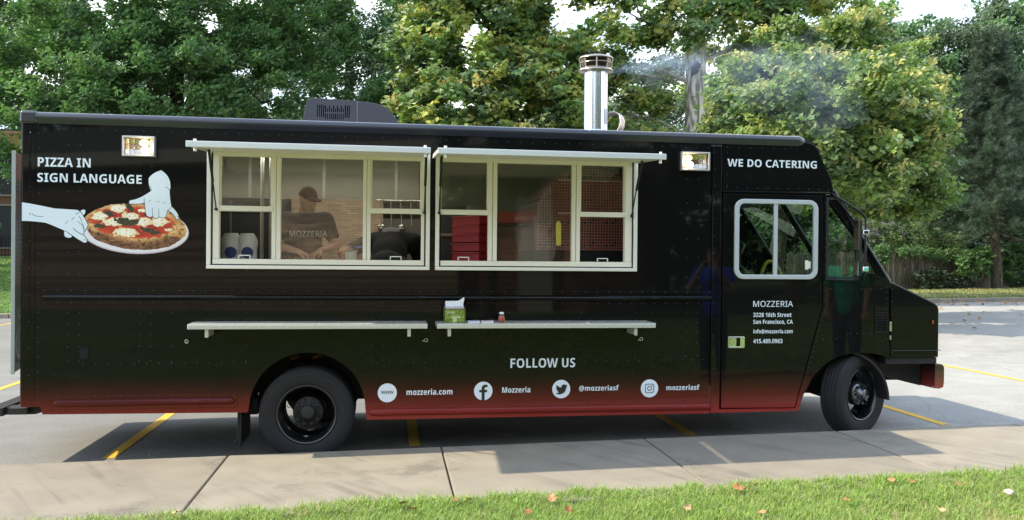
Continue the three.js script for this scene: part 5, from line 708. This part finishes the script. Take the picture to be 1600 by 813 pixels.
// ---------------------------------------------------------------- people: one surface per body, found by marching a smooth union of tapered limbs
function surface(fn, lo, hi, cell) { // naive surface nets
  const n = lo.map((v, i) => Math.ceil((hi[i] - v) / cell) + 1), [nx, ny, nz] = n, F = new Float32Array(nx * ny * nz), id = (i, j, k) => (k * ny + j) * nx + i;
  for (let k = 0; k < nz; k++) for (let j = 0; j < ny; j++) for (let i = 0; i < nx; i++) F[id(i, j, k)] = fn(lo[0] + i * cell, lo[1] + j * cell, lo[2] + k * cell);
  const vid = new Int32Array(F.length).fill(-1), pos = [], idx = [];
  for (let k = 0; k < nz - 1; k++) for (let j = 0; j < ny - 1; j++) for (let i = 0; i < nx - 1; i++) {
    let c = 0, sx = 0, sy = 0, sz = 0;
    const e = (a, b, da, db) => { const fa = F[a], fb = F[b]; if ((fa < 0) === (fb < 0)) return; const t = fa / (fa - fb); sx += da[0] + (db[0] - da[0]) * t; sy += da[1] + (db[1] - da[1]) * t; sz += da[2] + (db[2] - da[2]) * t; c++; };
    const C = (x, y, z) => id(i + x, j + y, k + z);
    let s = 0; for (let q = 0; q < 8; q++) if (F[C(q & 1, (q >> 1) & 1, q >> 2)] < 0) s++; if (s === 0 || s === 8) continue;
    for (let a = 0; a < 2; a++) for (let b = 0; b < 2; b++) { e(C(0, a, b), C(1, a, b), [0, a, b], [1, a, b]); e(C(a, 0, b), C(a, 1, b), [a, 0, b], [a, 1, b]); e(C(a, b, 0), C(a, b, 1), [a, b, 0], [a, b, 1]); }
    vid[id(i, j, k)] = pos.length / 3; pos.push(lo[0] + (i + sx / c) * cell, lo[1] + (j + sy / c) * cell, lo[2] + (k + sz / c) * cell);
  }
  for (let k = 1; k < nz - 1; k++) for (let j = 1; j < ny - 1; j++) for (let i = 1; i < nx - 1; i++) {
    const f = F[id(i, j, k)] < 0, quad = (a, b, c, d, fl) => { if (a < 0 || b < 0 || c < 0 || d < 0) return; fl ? idx.push(a, b, c, a, c, d) : idx.push(a, c, b, a, d, c); };
    if (f !== F[id(i + 1, j, k)] < 0) quad(vid[id(i, j - 1, k - 1)], vid[id(i, j, k - 1)], vid[id(i, j, k)], vid[id(i, j - 1, k)], f);
    if (f !== F[id(i, j + 1, k)] < 0) quad(vid[id(i - 1, j, k - 1)], vid[id(i - 1, j, k)], vid[id(i, j, k)], vid[id(i, j, k - 1)], f);
    if (f !== F[id(i, j, k + 1)] < 0) quad(vid[id(i - 1, j - 1, k)], vid[id(i, j - 1, k)], vid[id(i, j, k)], vid[id(i - 1, j, k)], f);
  }
  const g = new THREE.BufferGeometry(); g.setAttribute('position', new THREE.Float32BufferAttribute(pos, 3)); g.setIndex(idx); g.computeVertexNormals(); return g;
}
function cone(a, ra, b, rb) { const d = b.map((v, i) => v - a[i]), L = d[0] * d[0] + d[1] * d[1] + d[2] * d[2]; return (x, y, z) => { const px = x - a[0], py = y - a[1], pz = z - a[2], t = clamp((px * d[0] + py * d[1] + pz * d[2]) / L, 0, 1); return Math.hypot(px - d[0] * t, py - d[1] * t, pz - d[2] * t) - ra - (rb - ra) * t; }; }
function egg(c, r) { return (x, y, z) => (Math.hypot((x - c[0]) / r[0], (y - c[1]) / r[1], (z - c[2]) / r[2]) - 1) * Math.min(...r); }
const blend = (fs, k) => (x, y, z) => { let d = 1e3; for (const f of fs) { const b = f(x, y, z), h = Math.max(k - Math.abs(d - b), 0) / k; d = Math.min(d, b) - h * h * k * 0.25; } return d; };
function bounds(pts, m) { const lo = [1e3, 1e3, 1e3], hi = [-1e3, -1e3, -1e3]; for (const [p, r] of pts) for (let i = 0; i < 3; i++) { lo[i] = Math.min(lo[i], p[i] - r - m); hi[i] = Math.max(hi[i], p[i] + r + m); } return [lo, hi]; }
const v3 = { add: (a, b, s = 1) => a.map((v, i) => v + b[i] * s), mix: (a, b, t) => a.map((v, i) => lerp(v, b[i], t)) };
function headGeo(c, fwd, tilt) { // skull, jaw, nose, brow, lips, ears on a fine grid, then turned
  const f = blend([egg([0, 0.02, -0.01], [0.074, 0.098, 0.092]), egg([0, -0.05, 0.03], [0.052, 0.062, 0.055]), cone([0, 0.012, 0.085], 0.011, [0, -0.022, 0.104], 0.015), cone([-0.032, 0.03, 0.077], 0.012, [0.032, 0.03, 0.077], 0.012), cone([-0.018, -0.055, 0.082], 0.007, [0.018, -0.055, 0.082], 0.007), cone([0, -0.088, 0.06], 0.017, [0, -0.085, 0.065], 0.017), egg([-0.076, 0, -0.005], [0.01, 0.03, 0.019]), egg([0.076, 0, -0.005], [0.01, 0.03, 0.019]), cone([0, -0.05, -0.02], 0.05, [0, -0.14, -0.035], 0.053)], 0.018);
  const eyes = [egg([-0.031, 0.012, 0.088], [0.014, 0.009, 0.014]), egg([0.031, 0.012, 0.088], [0.014, 0.009, 0.014])];
  const g = surface((x, y, z) => Math.max(f(x, y, z), -eyes[0](x, y, z) - 0.003, -eyes[1](x, y, z) - 0.003), [-0.1, -0.17, -0.12], [0.1, 0.13, 0.13], 0.005);
  return g.rotateX(tilt).rotateY(fwd).translate(...c);
}
function handGeo(wrist, dir, palmUp, curl, side) { // palm, four unequal fingers, a thumb from the side of the palm
  const D = V3(...dir).normalize(), N = V3(...palmUp).addScaledVector(D, -V3(...palmUp).dot(D)).normalize(), S = V3().crossVectors(D, N).multiplyScalar(side), at = (d, s, n) => V3(...wrist).addScaledVector(D, d).addScaledVector(S, s).addScaledVector(N, n).toArray();
  const fs = [cone(at(-0.01, 0, 0), 0.025, at(0.03, 0, 0), 0.024), cone(at(0.03, -0.022, 0), 0.016, at(0.085, -0.03, 0), 0.013), cone(at(0.03, 0.02, 0), 0.017, at(0.088, 0.026, 0), 0.013), cone(at(0.03, 0, 0), 0.018, at(0.09, 0, 0), 0.014)], pts = [[wrist, 0.05]];
  [[-0.031, 0.062], [-0.01, 0.075], [0.011, 0.08], [0.031, 0.07]].forEach(([s, L]) => { let p = [0.088, 0], a = -curl * 0.35; const seg = [0.45, 0.32, 0.25]; for (let k = 0; k < 3; k++) { a -= curl * 0.5; const q = [p[0] + Math.cos(a) * L * seg[k], p[1] + Math.sin(a) * L * seg[k]]; fs.push(cone(at(p[0], s, p[1]), 0.0092 - k * 0.0008, at(q[0], s, q[1]), 0.0085 - k * 0.0008)); p = q; } pts.push([at(p[0], s, p[1]), 0.015]); });
  fs.push(cone(at(0.025, 0.03, -0.004), 0.016, at(0.055, 0.055, -0.012), 0.012), cone(at(0.055, 0.055, -0.012), 0.0115, at(0.09, 0.058, -0.026), 0.009)); pts.push([at(0.09, 0.058, -0.02), 0.02]);
  const [lo, hi] = bounds(pts, 0.03); return surface(blend(fs, 0.006), lo, hi, 0.0045);
}
// j: joints in metres from the feet; o: clothes
function person(label, at, turn, j, o) {
  const t = thing('person', label, 'person', at, turn), B = [], pts = [];
  const bone = (a, ra, b, rb) => { B.push(cone(a, ra, b, rb)); pts.push([a, ra], [b, rb]); };
  bone(j.pelvis, 0.125, v3.mix(j.pelvis, j.chest, 0.5), 0.118); bone(v3.mix(j.pelvis, j.chest, 0.5), 0.118, j.chest, 0.135); bone(v3.mix(j.shoulders[0], j.chest, 0.35), 0.085, v3.mix(j.shoulders[1], j.chest, 0.35), 0.085); bone(j.chest, 0.07, j.neck, 0.055); bone(j.neck, 0.053, j.head, 0.05);
  for (const s of [0, 1]) { bone(j.shoulders[s], 0.056, j.elbows[s], 0.042); bone(j.elbows[s], 0.041, j.wrists[s], 0.028); bone(j.hips[s], 0.088, j.knees[s], 0.058); bone(j.knees[s], 0.057, j.ankles[s], 0.04); bone(j.ankles[s], 0.042, v3.add(j.ankles[s], j.toe), 0.036); }
  const [lo, hi] = bounds(pts, 0.05), body = surface(blend(B, 0.035), lo, hi, 0.014);
  const hands = [0, 1].map((s) => handGeo(j.wrists[s], j.handDir?.[s] ?? v3.add(j.wrists[s], j.elbows[s], -1), j.palm?.[s] ?? [0, 1, 0], j.curl ?? 0.5, s ? 1 : -1));
  mesh('body', merge([body, headGeo(v3.add(j.head, [0, 0.03, 0.02]), j.look ?? 0, j.tilt ?? 0), ...hands]), o.skin, t);
  const cloth = (name, list, m, k = 0.04, cut) => { const f = blend(list.map(([a, ra, b, rb]) => cone(a, ra, b, rb)), k), [l, h] = bounds(list.flatMap(([a, ra, b, rb]) => [[a, ra], [b, rb]]), 0.05); return mesh(name, surface(cut ? (x, y, z) => Math.max(f(x, y, z) + 0.003 * noise.noise(x * 14, y * 9, z * 14), cut(x, y, z)) : (x, y, z) => f(x, y, z) + 0.004 * noise.noise(x * 14, y * 9, z * 14), l, h, 0.013), m, t); };
  const mid = v3.mix(j.pelvis, j.chest, 0.5), sl = o.sleeve ?? 0.6;
  cloth('shirt', [[v3.add(j.pelvis, [0, -0.05, 0]), 0.148, mid, 0.142], [mid, 0.142, j.chest, 0.155], [v3.mix(j.shoulders[0], j.chest, 0.35), 0.102, v3.mix(j.shoulders[1], j.chest, 0.35), 0.102], [j.chest, 0.085, v3.mix(j.chest, j.neck, 0.85), 0.058], ...[0, 1].flatMap((s) => sl > 1 ? [[j.shoulders[s], 0.074, j.elbows[s], 0.06], [j.elbows[s], 0.058, v3.mix(j.elbows[s], j.wrists[s], 0.93), 0.043]] : [[j.shoulders[s], 0.074, v3.mix(j.shoulders[s], j.elbows[s], sl), 0.066]])], o.shirt);
  if (o.printAt) cloth('shirt_print', [[v3.add(j.pelvis, [0, -0.05, 0]), 0.15, mid, 0.145], [mid, 0.145, j.chest, 0.158], [v3.mix(j.shoulders[0], j.chest, 0.35), 0.105, v3.mix(j.shoulders[1], j.chest, 0.35), 0.105]], fabric(0.12, 0.12, 0.13), 0.04, egg(...o.printAt));
  cloth('trousers', [[j.pelvis, 0.145, v3.mix(j.hips[0], j.hips[1], 0.5), 0.14], ...[0, 1].flatMap((s) => [[j.hips[s], 0.104, j.knees[s], 0.078], [j.knees[s], 0.077, v3.mix(j.knees[s], j.ankles[s], 0.9), 0.06]])], o.trousers);
  mesh('shoes', merge([0, 1].map((s) => surface(blend([cone(v3.add(j.ankles[s], [0, -0.035, -0.02]), 0.05, v3.add(j.ankles[s], v3.add(j.toe, [0, 0.0, 0])), 0.045)], 0.02), v3.add(j.ankles[s], [-0.3, -0.12, -0.3]), v3.add(j.ankles[s], [0.3, 0.05, 0.3]), 0.016))), std(0.03, 0.03, 0.03, 0.6), t);
  const hc = v3.add(j.head, [0, 0.03, 0.02]);
  if (o.hair) mesh('hair', surface((x, y, z) => Math.max(egg([0, 0.03, -0.018], [0.084, 0.105, 0.1])(x, y, z) + 0.004 * noise.noise(x * 60, y * 60, z * 60), -egg([0, -0.035, 0.075], [0.07, 0.085, 0.075])(x, y, z), (o.long ?? -0.05) - y), [-0.11, -0.3, -0.14], [0.11, 0.16, 0.12], 0.006).rotateX(j.tilt ?? 0).rotateY(j.look ?? 0).translate(...hc), o.hair, t);
  if (o.cap) mesh('cap', merge([surface((x, y, z) => Math.max(egg([0, 0.03, -0.015], [0.084, 0.102, 0.1])(x, y, z), 0.035 - y), [-0.11, 0.02, -0.14], [0.11, 0.16, 0.12], 0.006), surface((x, y, z) => Math.max(egg([0, 0.03, 0.06], [0.075, 0.022, 0.1])(x, y, z), 0.03 - y - z * 0.05, 0.03 - z), [-0.1, 0, 0], [0.1, 0.08, 0.19], 0.006)]).rotateX(j.tilt ?? 0).rotateY(j.look ?? 0).translate(...hc), o.cap, t);
  return t;
}
const skinM = (r, g, b) => new THREE.MeshPhysicalMaterial({ color: new THREE.Color().setRGB(r, g, b), roughness: 0.55 });
const fabric = (r, g, b) => std(r, g, b, 0.95, 0, { bumpMap: rep(grain, 4), bumpScale: 0.001 });
const stand = (o = {}) => ({ pelvis: [0, 0.95, 0], chest: [0, 1.28, 0.0], neck: [0, 1.45, -0.01], head: [0, 1.56, 0.0], shoulders: [[0.19, 1.39, -0.01], [-0.19, 1.39, -0.01]], elbows: [[0.25, 1.12, -0.03], [-0.25, 1.12, -0.03]], wrists: [[0.24, 0.87, 0.06], [-0.24, 0.87, 0.06]], hips: [[0.09, 0.9, 0], [-0.09, 0.9, 0]], knees: [[0.1, 0.48, 0.02], [-0.1, 0.48, 0.02]], ankles: [[0.1, 0.085, 0], [-0.1, 0.085, 0]], toe: [0, -0.04, 0.15], ...o });
{
  const c = person('cook in dark red cap and dark printed tee looking down at the counter', TW(-0.06, 0.74, -0.6), 0.25, stand({ head: [0.02, 1.5, 0.05], neck: [0.01, 1.41, 0.0], chest: [0, 1.26, -0.0], shoulders: [[0.19, 1.36, 0.0], [-0.19, 1.36, 0.0]], tilt: 0.3, look: 0.4, elbows: [[0.27, 1.12, 0.06], [-0.26, 1.12, 0.06]], wrists: [[0.1, 1.07, 0.25], [-0.1, 1.06, 0.26]], handDir: [[-0.7, -0.3, 0.4], [0.7, -0.3, 0.4]], curl: 0.8 }), { skin: skinM(0.52, 0.29, 0.2), shirt: fabric(0.018, 0.014, 0.016), trousers: fabric(0.02, 0.02, 0.022), cap: fabric(0.09, 0.014, 0.014) });
  const g = new THREE.ShapeGeometry(fontR.generateShapes('MOZZERIA', 0.052), 3); g.computeBoundingBox(); mesh('shirt_print', g.translate(-g.boundingBox.max.x / 2, 1.2, 0.168), std(0.6, 0.6, 0.6, 0.7), c);
  person('helper in black shirt bending over with the back to the window', TW(0.72, 0.74, -0.76), Math.PI * 0.98, stand({ pelvis: [0.02, 0.88, -0.2], chest: [0, 1.08, 0.12], neck: [-0.0, 1.06, 0.31], head: [0, 1.0, 0.4], shoulders: [[0.2, 1.1, 0.22], [-0.2, 1.1, 0.22]], elbows: [[0.4, 1.0, -0.02], [-0.26, 0.86, 0.32]], wrists: [[0.36, 0.98, -0.24], [-0.18, 0.68, 0.44]], hips: [[0.09, 0.86, -0.2], [-0.09, 0.86, -0.2]], knees: [[0.1, 0.47, -0.06], [-0.1, 0.47, -0.06]], tilt: 1.0 }), { printAt: [[0, 1.25, 0.05], [0.12, 0.08, 0.07]], skin: skinM(0.36, 0.19, 0.12), shirt: fabric(0.008, 0.009, 0.012), trousers: fabric(0.02, 0.02, 0.025), hair: std(0.02, 0.015, 0.012, 0.8) }).scale.set(1.12, 1.06, 1.05);
  person('onlooker in blue shirt with both hands raised, mirrored in the dark bodywork', [4.15, 0.12, 3.05], Math.PI + 0.6, stand({ elbows: [[0.27, 1.18, 0.12], [-0.27, 1.18, 0.12]], wrists: [[0.11, 1.42, 0.27], [-0.11, 1.42, 0.27]], handDir: [[-0.4, 1, 0], [0.4, 1, 0]] }), { skin: skinM(0.45, 0.26, 0.18), shirt: fabric(0.015, 0.04, 0.55), trousers: fabric(0.02, 0.025, 0.06), hair: std(0.05, 0.03, 0.02, 0.8) });
  person('onlooker in green shirt with arms at the sides, mirrored beside the cab door', [6.0, 0.12, 3.0], Math.PI + 0.8, stand(), { skin: skinM(0.45, 0.26, 0.18), shirt: fabric(0.01, 0.38, 0.24), trousers: fabric(0.02, 0.03, 0.08), hair: std(0.08, 0.05, 0.03, 0.8), long: -0.16 });
}
// ---------------------------------------------------------------- building beyond the lawn
const pane = phys(0.015, 0.02, 0.02, 0.25, 0, { specularIntensity: 0.35 });
{
  const b = thing('brown_building', 'low building with brown fascia and dark glazing past the lawn', 'building', [-23.5, 0, -38.5]), wallM = std(0.14, 0.075, 0.045, 0.85, 0, { bumpMap: rep(grain, 1), bumpScale: 0.01 });
  mesh('wall', box(-10, 10, 1.2, 7.4, -8, 0), wallM, b); mesh('fascia', rbox(-10.3, 10.3, 7.4, 8.15, -8.2, 0.5, 0.03), std(0.3, 0.15, 0.06, 0.7), b); mesh('roof', box(-10.2, 10.2, 8.16, 8.3, -8.1, 0.4), std(0.1, 0.1, 0.1, 0.9), b);
  for (let i = 0; i < 8; i++) for (let k = 0; k < 2; k++) { const x = -9.2 + i * 2.35, y = 2.2 + k * 2.7, w = group('window', b); mesh('frame', plate(shape(rect(x, x + 2.1, y, y + 2.3), [rect(x + 0.09, x + 1.0, y + 0.09, y + 2.21), rect(x + 1.1, x + 2.01, y + 0.09, y + 2.21)]), 0.002, 0.12, 0.01), std(0.2, 0.17, 0.13, 0.5), w); mesh('pane', box(x + 0.05, x + 2.05, y + 0.05, y + 2.25, 0.004, 0.03), pane, w); }
  const f = thing('iron_fence', 'black iron fence in front of the brown building', 'fence', [-20, 1.75, -36.6]), fm = std(0.015, 0.015, 0.016, 0.6);
  for (let i = 0; i < 22; i++) mesh('picket', box(-0.012, 0.012, 0, 1.2, -0.012, 0.012), fm, f, [-1.8 + i * 0.16, 0, 0]); for (const y of [0.12, 1.08]) mesh('rail', box(-1.9, 1.7, y, y + 0.04, -0.014, 0.014), fm, f);
  const bin = thing('recycling_bin', 'blue bin standing before the iron fence', 'bin', [-19.35, 1.72, -36.0]); mesh('bin_body', new THREE.CylinderGeometry(0.42, 0.34, 1.1, 4).rotateY(Math.PI / 4).translate(0, 0.62, 0), std(0.02, 0.05, 0.28, 0.5), bin); mesh('lid', rbox(-0.36, 0.36, 1.17, 1.25, -0.38, 0.38, 0.03), std(0.015, 0.04, 0.24, 0.5), bin);
  tree('young_tree', 'slim young tree in front of the brown building', 'tree', [-18.5, 1.2, -33], [[0, 3.4, 0, 0.8, 1.5, 0.7, 46], [0.2, 1.6, 0, 0.6, 0.7, 0.5, 22]], { r: 0.06, height: 3.6, lean: [0.05, 0], seed: 90, per: 8, clump: 0.22, len: 0.13, colors: GF, n: 7, spread: 0.2, twigs: 6 });
}
// ---------------------------------------------------------------- across the street, mirrored in the serving windows
{
  const bm = dataTex(1024, 512, (u, v) => { const row = Math.floor(v * 32), f = (v * 32) % 1, rb = 0.35 + 1.2 * (Math.abs(Math.sin(row * 91.7) * 4371.3) % 1), s = u * 20 + (row % 2) * 0.5, a = s % 1, i = Math.floor(s) % 20, h = Math.abs(Math.sin(i * 12.9 + row * 78.2) * 43758.5) % 1; if (f < 0.14 || a < 0.05) return [0.56, 0.5, 0.42]; const k = (0.8 + 0.4 * h) * rb; return [0.5 * k, 0.33 * k, 0.23 * k]; });
  const brickM = new THREE.MeshStandardMaterial({ map: rep(bm, 1 / 4.3, 1 / 2.4), roughness: 0.9, bumpMap: rep(grain, 1), bumpScale: 0.01 }), redM = brickM.clone(); redM.color.setRGB(0.5, 0.32, 0.29);
  const b = thing('brick_building', 'tan brick building mirrored in the serving windows', 'building', [0.5, 0, 17.5], Math.PI + 0.36);
  mesh('wall', uvXY(box(-1.5, 22, -0.3, 4.1, -9, 0)), brickM, b); mesh('wall', uvXY(box(-6.5, -1.5, -0.3, 4.1, -9, -0.3)), redM, b);
  mesh('soffit', box(-7, 22.5, 4.1, 4.62, -9, -0.02), std(0.1, 0.105, 0.09, 0.8), b); mesh('fascia', rbox(-7.1, 22.6, 4.63, 5.05, -9.2, 0.75, 0.02), std(0.72, 0.7, 0.6, 0.6), b); mesh('roof', new THREE.ConeGeometry(15, 2.2, 4, 1).rotateY(Math.PI / 4).scale(1.4, 1, 0.46).translate(7.7, 6.15, -4.4), std(0.1, 0.095, 0.09, 0.95), b);
  for (let k = 0; k < 5; k++) mesh('cladding_panel', rbox(-4.3, -3.3, -0.1 + k * 0.84, 0.73 + k * 0.84, -0.25, -0.12, 0.01), std(0.5, 0.46, 0.42, 0.6), b);
  tree('street_tree', 'leafy tree before the brick building, mirrored in the truck', 'tree', [2.5, 0.1, 14], [[0, 4.2, 0, 1.5, 1.7, 1.4, 70], [1.4, 5.4, 0.4, 1.4, 1.3, 1.3, 55]], { r: 0.14, height: 5, seed: 91, per: 10, clump: 0.32, len: 0.17, colors: G1, n: 8, spread: 0.26 });
  tree('street_tree', 'spreading tree at the end of the brick building, mirrored in the truck', 'tree', [13, 0.1, 18], [[0, 6, 0, 4, 3, 3, 110], [-3, 8.5, 0, 3.5, 2.6, 2.6, 80], [3, 8, 1, 3.5, 2.6, 2.6, 70]], { r: 0.3, height: 8, seed: 92, per: 11, clump: 0.5, len: 0.22, colors: G2.concat(G1), n: 8, spread: 0.34 });
  for (const [x, z, h, l] of [[11.5, 27, 7, 'broad tree added out of view to darken the reflection beside the front serving window'], [19, 24, 7, 'broad tree added out of view to darken the reflection in the cab door'], [27, 27, 8, 'broad tree added out of view to darken the reflection in the engine hood'], [5, 38, 11, 'tall tree added behind the middle of the brick building to darken reflections'], [-24, 38, 11, 'tall tree added behind the far end of the brick building to darken reflections']])  // added trees, out of view, that block bright sky from the bodywork reflections
    tree('street_tree', l, 'tree', [x, 0.1, z], [[0, h, 0, 5, h * 0.45, 3.5, 110], [-2.5, h * 0.5, -1, 3, h * 0.35, 2.5, 70], [2.5, h * 0.45, -1, 3, h * 0.35, 2.5, 70], [0, h * 0.2, -1.5, 4.5, h * 0.2, 1.5, 70]], { r: 0.35, height: h, seed: 110 + Math.round(x), per: 9, clump: 0.6, len: 0.32, colors: G2, n: 8, spread: 0.45 });
  tree('street_tree', 'dark tree behind the brick building, mirrored in the upper bodywork', 'tree', [-9, 0.1, 34], [[0, 10, 0, 6, 4.5, 4, 110], [7, 9, 0, 5, 4, 4, 100], [-7, 9, 0, 5, 4, 4, 90]], { r: 0.4, height: 10, seed: 93, per: 10, clump: 0.7, len: 0.3, colors: G2, n: 8, spread: 0.45 });
}
// ---------------------------------------------------------------- fallen leaves and a stone
{
  const R = rng(55), g = (() => { const o = leafPoly('lobed'), pos = [], at = (p) => [p[0] * 0.1, 0.016 * Math.abs(p[0]) * 3 + 0.05 * (p[1] - 0.45) ** 2 + 0.01 * Math.sin(p[0] * 7 + p[1] * 5), (p[1] - 0.5) * 0.1]; for (let k = 0; k < o.length; k++) pos.push(...at([0, 0.45]), ...at(o[k]), ...at(o[(k + 1) % o.length])); const q = new THREE.BufferGeometry(); q.setAttribute('position', new THREE.Float32BufferAttribute(pos, 3)); q.computeVertexNormals(); return q; })();
  const spots = [[2.31, 1.93], [2.24, 2.45], [3.36, 2.58], [3.84, 2.13], [3.57, 1.97], [3.43, 1.95], [0.48, 1.89], [0.4, 1.87], [1.08, 2.2], [1.03, 1.95], [1.83, 2.26], [0.82, 2.22], [0.13, 2.03], [0.06, 1.9], [-1.33, 1.89], [4.3, 2.5], [2.9, 2.3]];
  const lab = ['large curled brown leaf on the grass edge below the rear of the cab door', 'brown leaf deep in the grass below the cab door lettering', 'pale tan leaf low on the grass below the front tyre', 'broad brown leaf on the grass edge right of the front bumper', 'small leaf on the grass edge below the front bumper', 'small leaf on the grass edge below the right side of the front tyre', 'right leaf of the pair in the grass below the napkin dispenser', 'left leaf of the pair in the grass below the napkin dispenser', 'leaf low in the grass below the last letters of the FOLLOW US lettering', 'leaf halfway up the grass below the bird icon', 'leaf low in the grass right below the camera icon', 'leaf at the bottom edge of the lawn below the first letters of FOLLOW US', 'lower leaf of the pair in the grass below the website lettering', 'upper leaf of the pair in the grass below the website lettering', 'lone brown leaf where the grass tapers out at the sidewalk, leftmost of all leaves', 'leaf low in the grass under the right end of the sidewalk shadow, rightmost leaf', 'leaf low in the grass below the vent of the engine hood'];
  spots.forEach(([x, z], i) => { const c = [[0.36, 0.16, 0.06], [0.42, 0.22, 0.1], [0.5, 0.34, 0.17], [0.28, 0.12, 0.05]][i % 4], m = new THREE.MeshStandardMaterial({ roughness: 0.8, side: THREE.DoubleSide }); m.color.setRGB(...c);
    const o = mesh('fallen_leaf', g, m, scene, [x, 0.165 + 0.015 * R(), z], [(R() - 0.5) * 1.1 + 0.3, R() * 6, (R() - 0.5) * 1.1]); o.scale.setScalar(i === 0 || i === 3 ? 0.85 : 0.5 + 0.3 * R()); tag(o, lab[i], 'leaf', 'fallen leaves on the front lawn'); });
  const s = new THREE.IcosahedronGeometry(0.032, 3), p = s.attributes.position; for (let i = 0; i < p.count; i++) { const k = 1 + 0.25 * noise.noise(p.getX(i) * 40, p.getY(i) * 40, p.getZ(i) * 40); p.setXYZ(i, p.getX(i) * k, p.getY(i) * k * 0.6, p.getZ(i) * k); } s.computeVertexNormals();
  tag(mesh('pebble', s, std(0.6, 0.52, 0.4, 0.8), scene, [4.06, 0.16, 2.29]), 'pale cream pebble in the grass near the right end', 'pebble');
  const far = []; for (let i = 0; i < 260; i++) { const k = 0.6 + 0.6 * R(); far.push([8 + 18 * R(), 0.02, -18.4 + 2.2 * R() * R() - (R() < 0.3 ? -8 * R() : 0), R() * 6, 0.9 + 0.6 * R(), [0.34 * k, 0.2 * k, 0.09 * k], R() * 0.6, R() * 0.6]); }
  tag(scatter('leaf_litter', g, new THREE.MeshStandardMaterial({ roughness: 0.9, side: THREE.DoubleSide }), far), 'scattered dry leaves along the far kerb of the lot', 'leaf litter');
}
{ // smoke drifting from the chimney
  const R = rng(14), list = [], wisps = [], [sx, sy] = TW(2.8, 3.66, -0.75), t = thing('smoke', 'thin bluish smoke drifting right from the chimney cap', 'smoke'); t.userData.kind = 'stuff';
  for (let i = 0; i < 100; i++) { const t = Math.pow((i + 0.5) / 100, 0.75), w = 0.1 + 0.5 * t; list.push([sx + 0.25 + t * 2.3 + (R() - 0.5) * 0.3, sy - 0.12 + 0.1 * Math.sin(t * 4) + (R() + R() - 1) * w * 0.9, -0.75 + (R() - 0.5) * w, R() * 6, (0.07 + 0.1 * t) * (0.6 + 0.8 * R()), [1, 1, 1], R() * 3, R() * 3]); }
  for (let i = 0; i < 90; i++) { const t = (i + 0.5) / 90; wisps.push([sx + 0.05 + t * 0.95, sy - 0.09 + 0.2 * t * (1.2 - t) * 2 + 0.03 * Math.sin(t * 14) + (R() - 0.5) * 0.13 * (0.4 + t), -0.72 + (R() - 0.5) * 0.2 * t, R() * 6, (0.02 + 0.045 * t) * (0.7 + 0.6 * R()), [1, 1, 1], R() * 3, R() * 3]); }
  const sg = new THREE.IcosahedronGeometry(1, 3), p = sg.attributes.position; for (let i = 0; i < p.count; i++) { const k = 1 + 0.35 * noise.noise(p.getX(i) * 1.6, p.getY(i) * 1.6, p.getZ(i) * 1.6); p.setXYZ(i, p.getX(i) * k, p.getY(i) * k, p.getZ(i) * k); } const sm = mergeVertices(sg); sm.deleteAttribute('normal'); sm.computeVertexNormals();
  const sm1 = new THREE.MeshPhysicalMaterial({ transparent: true, opacity: 0.009, roughness: 1, transmission: 0.5, thickness: 0, side: THREE.DoubleSide }); sm1.color.setRGB(0.62, 0.77, 1); const sm2 = sm1.clone(); sm2.opacity = 0.03;
  scatter('haze_puffs', sm, sm1, list, t).castShadow = false; scatter('wisps', sm, sm2, wisps, t).castShadow = false;
}
renderer.render(scene, camera);
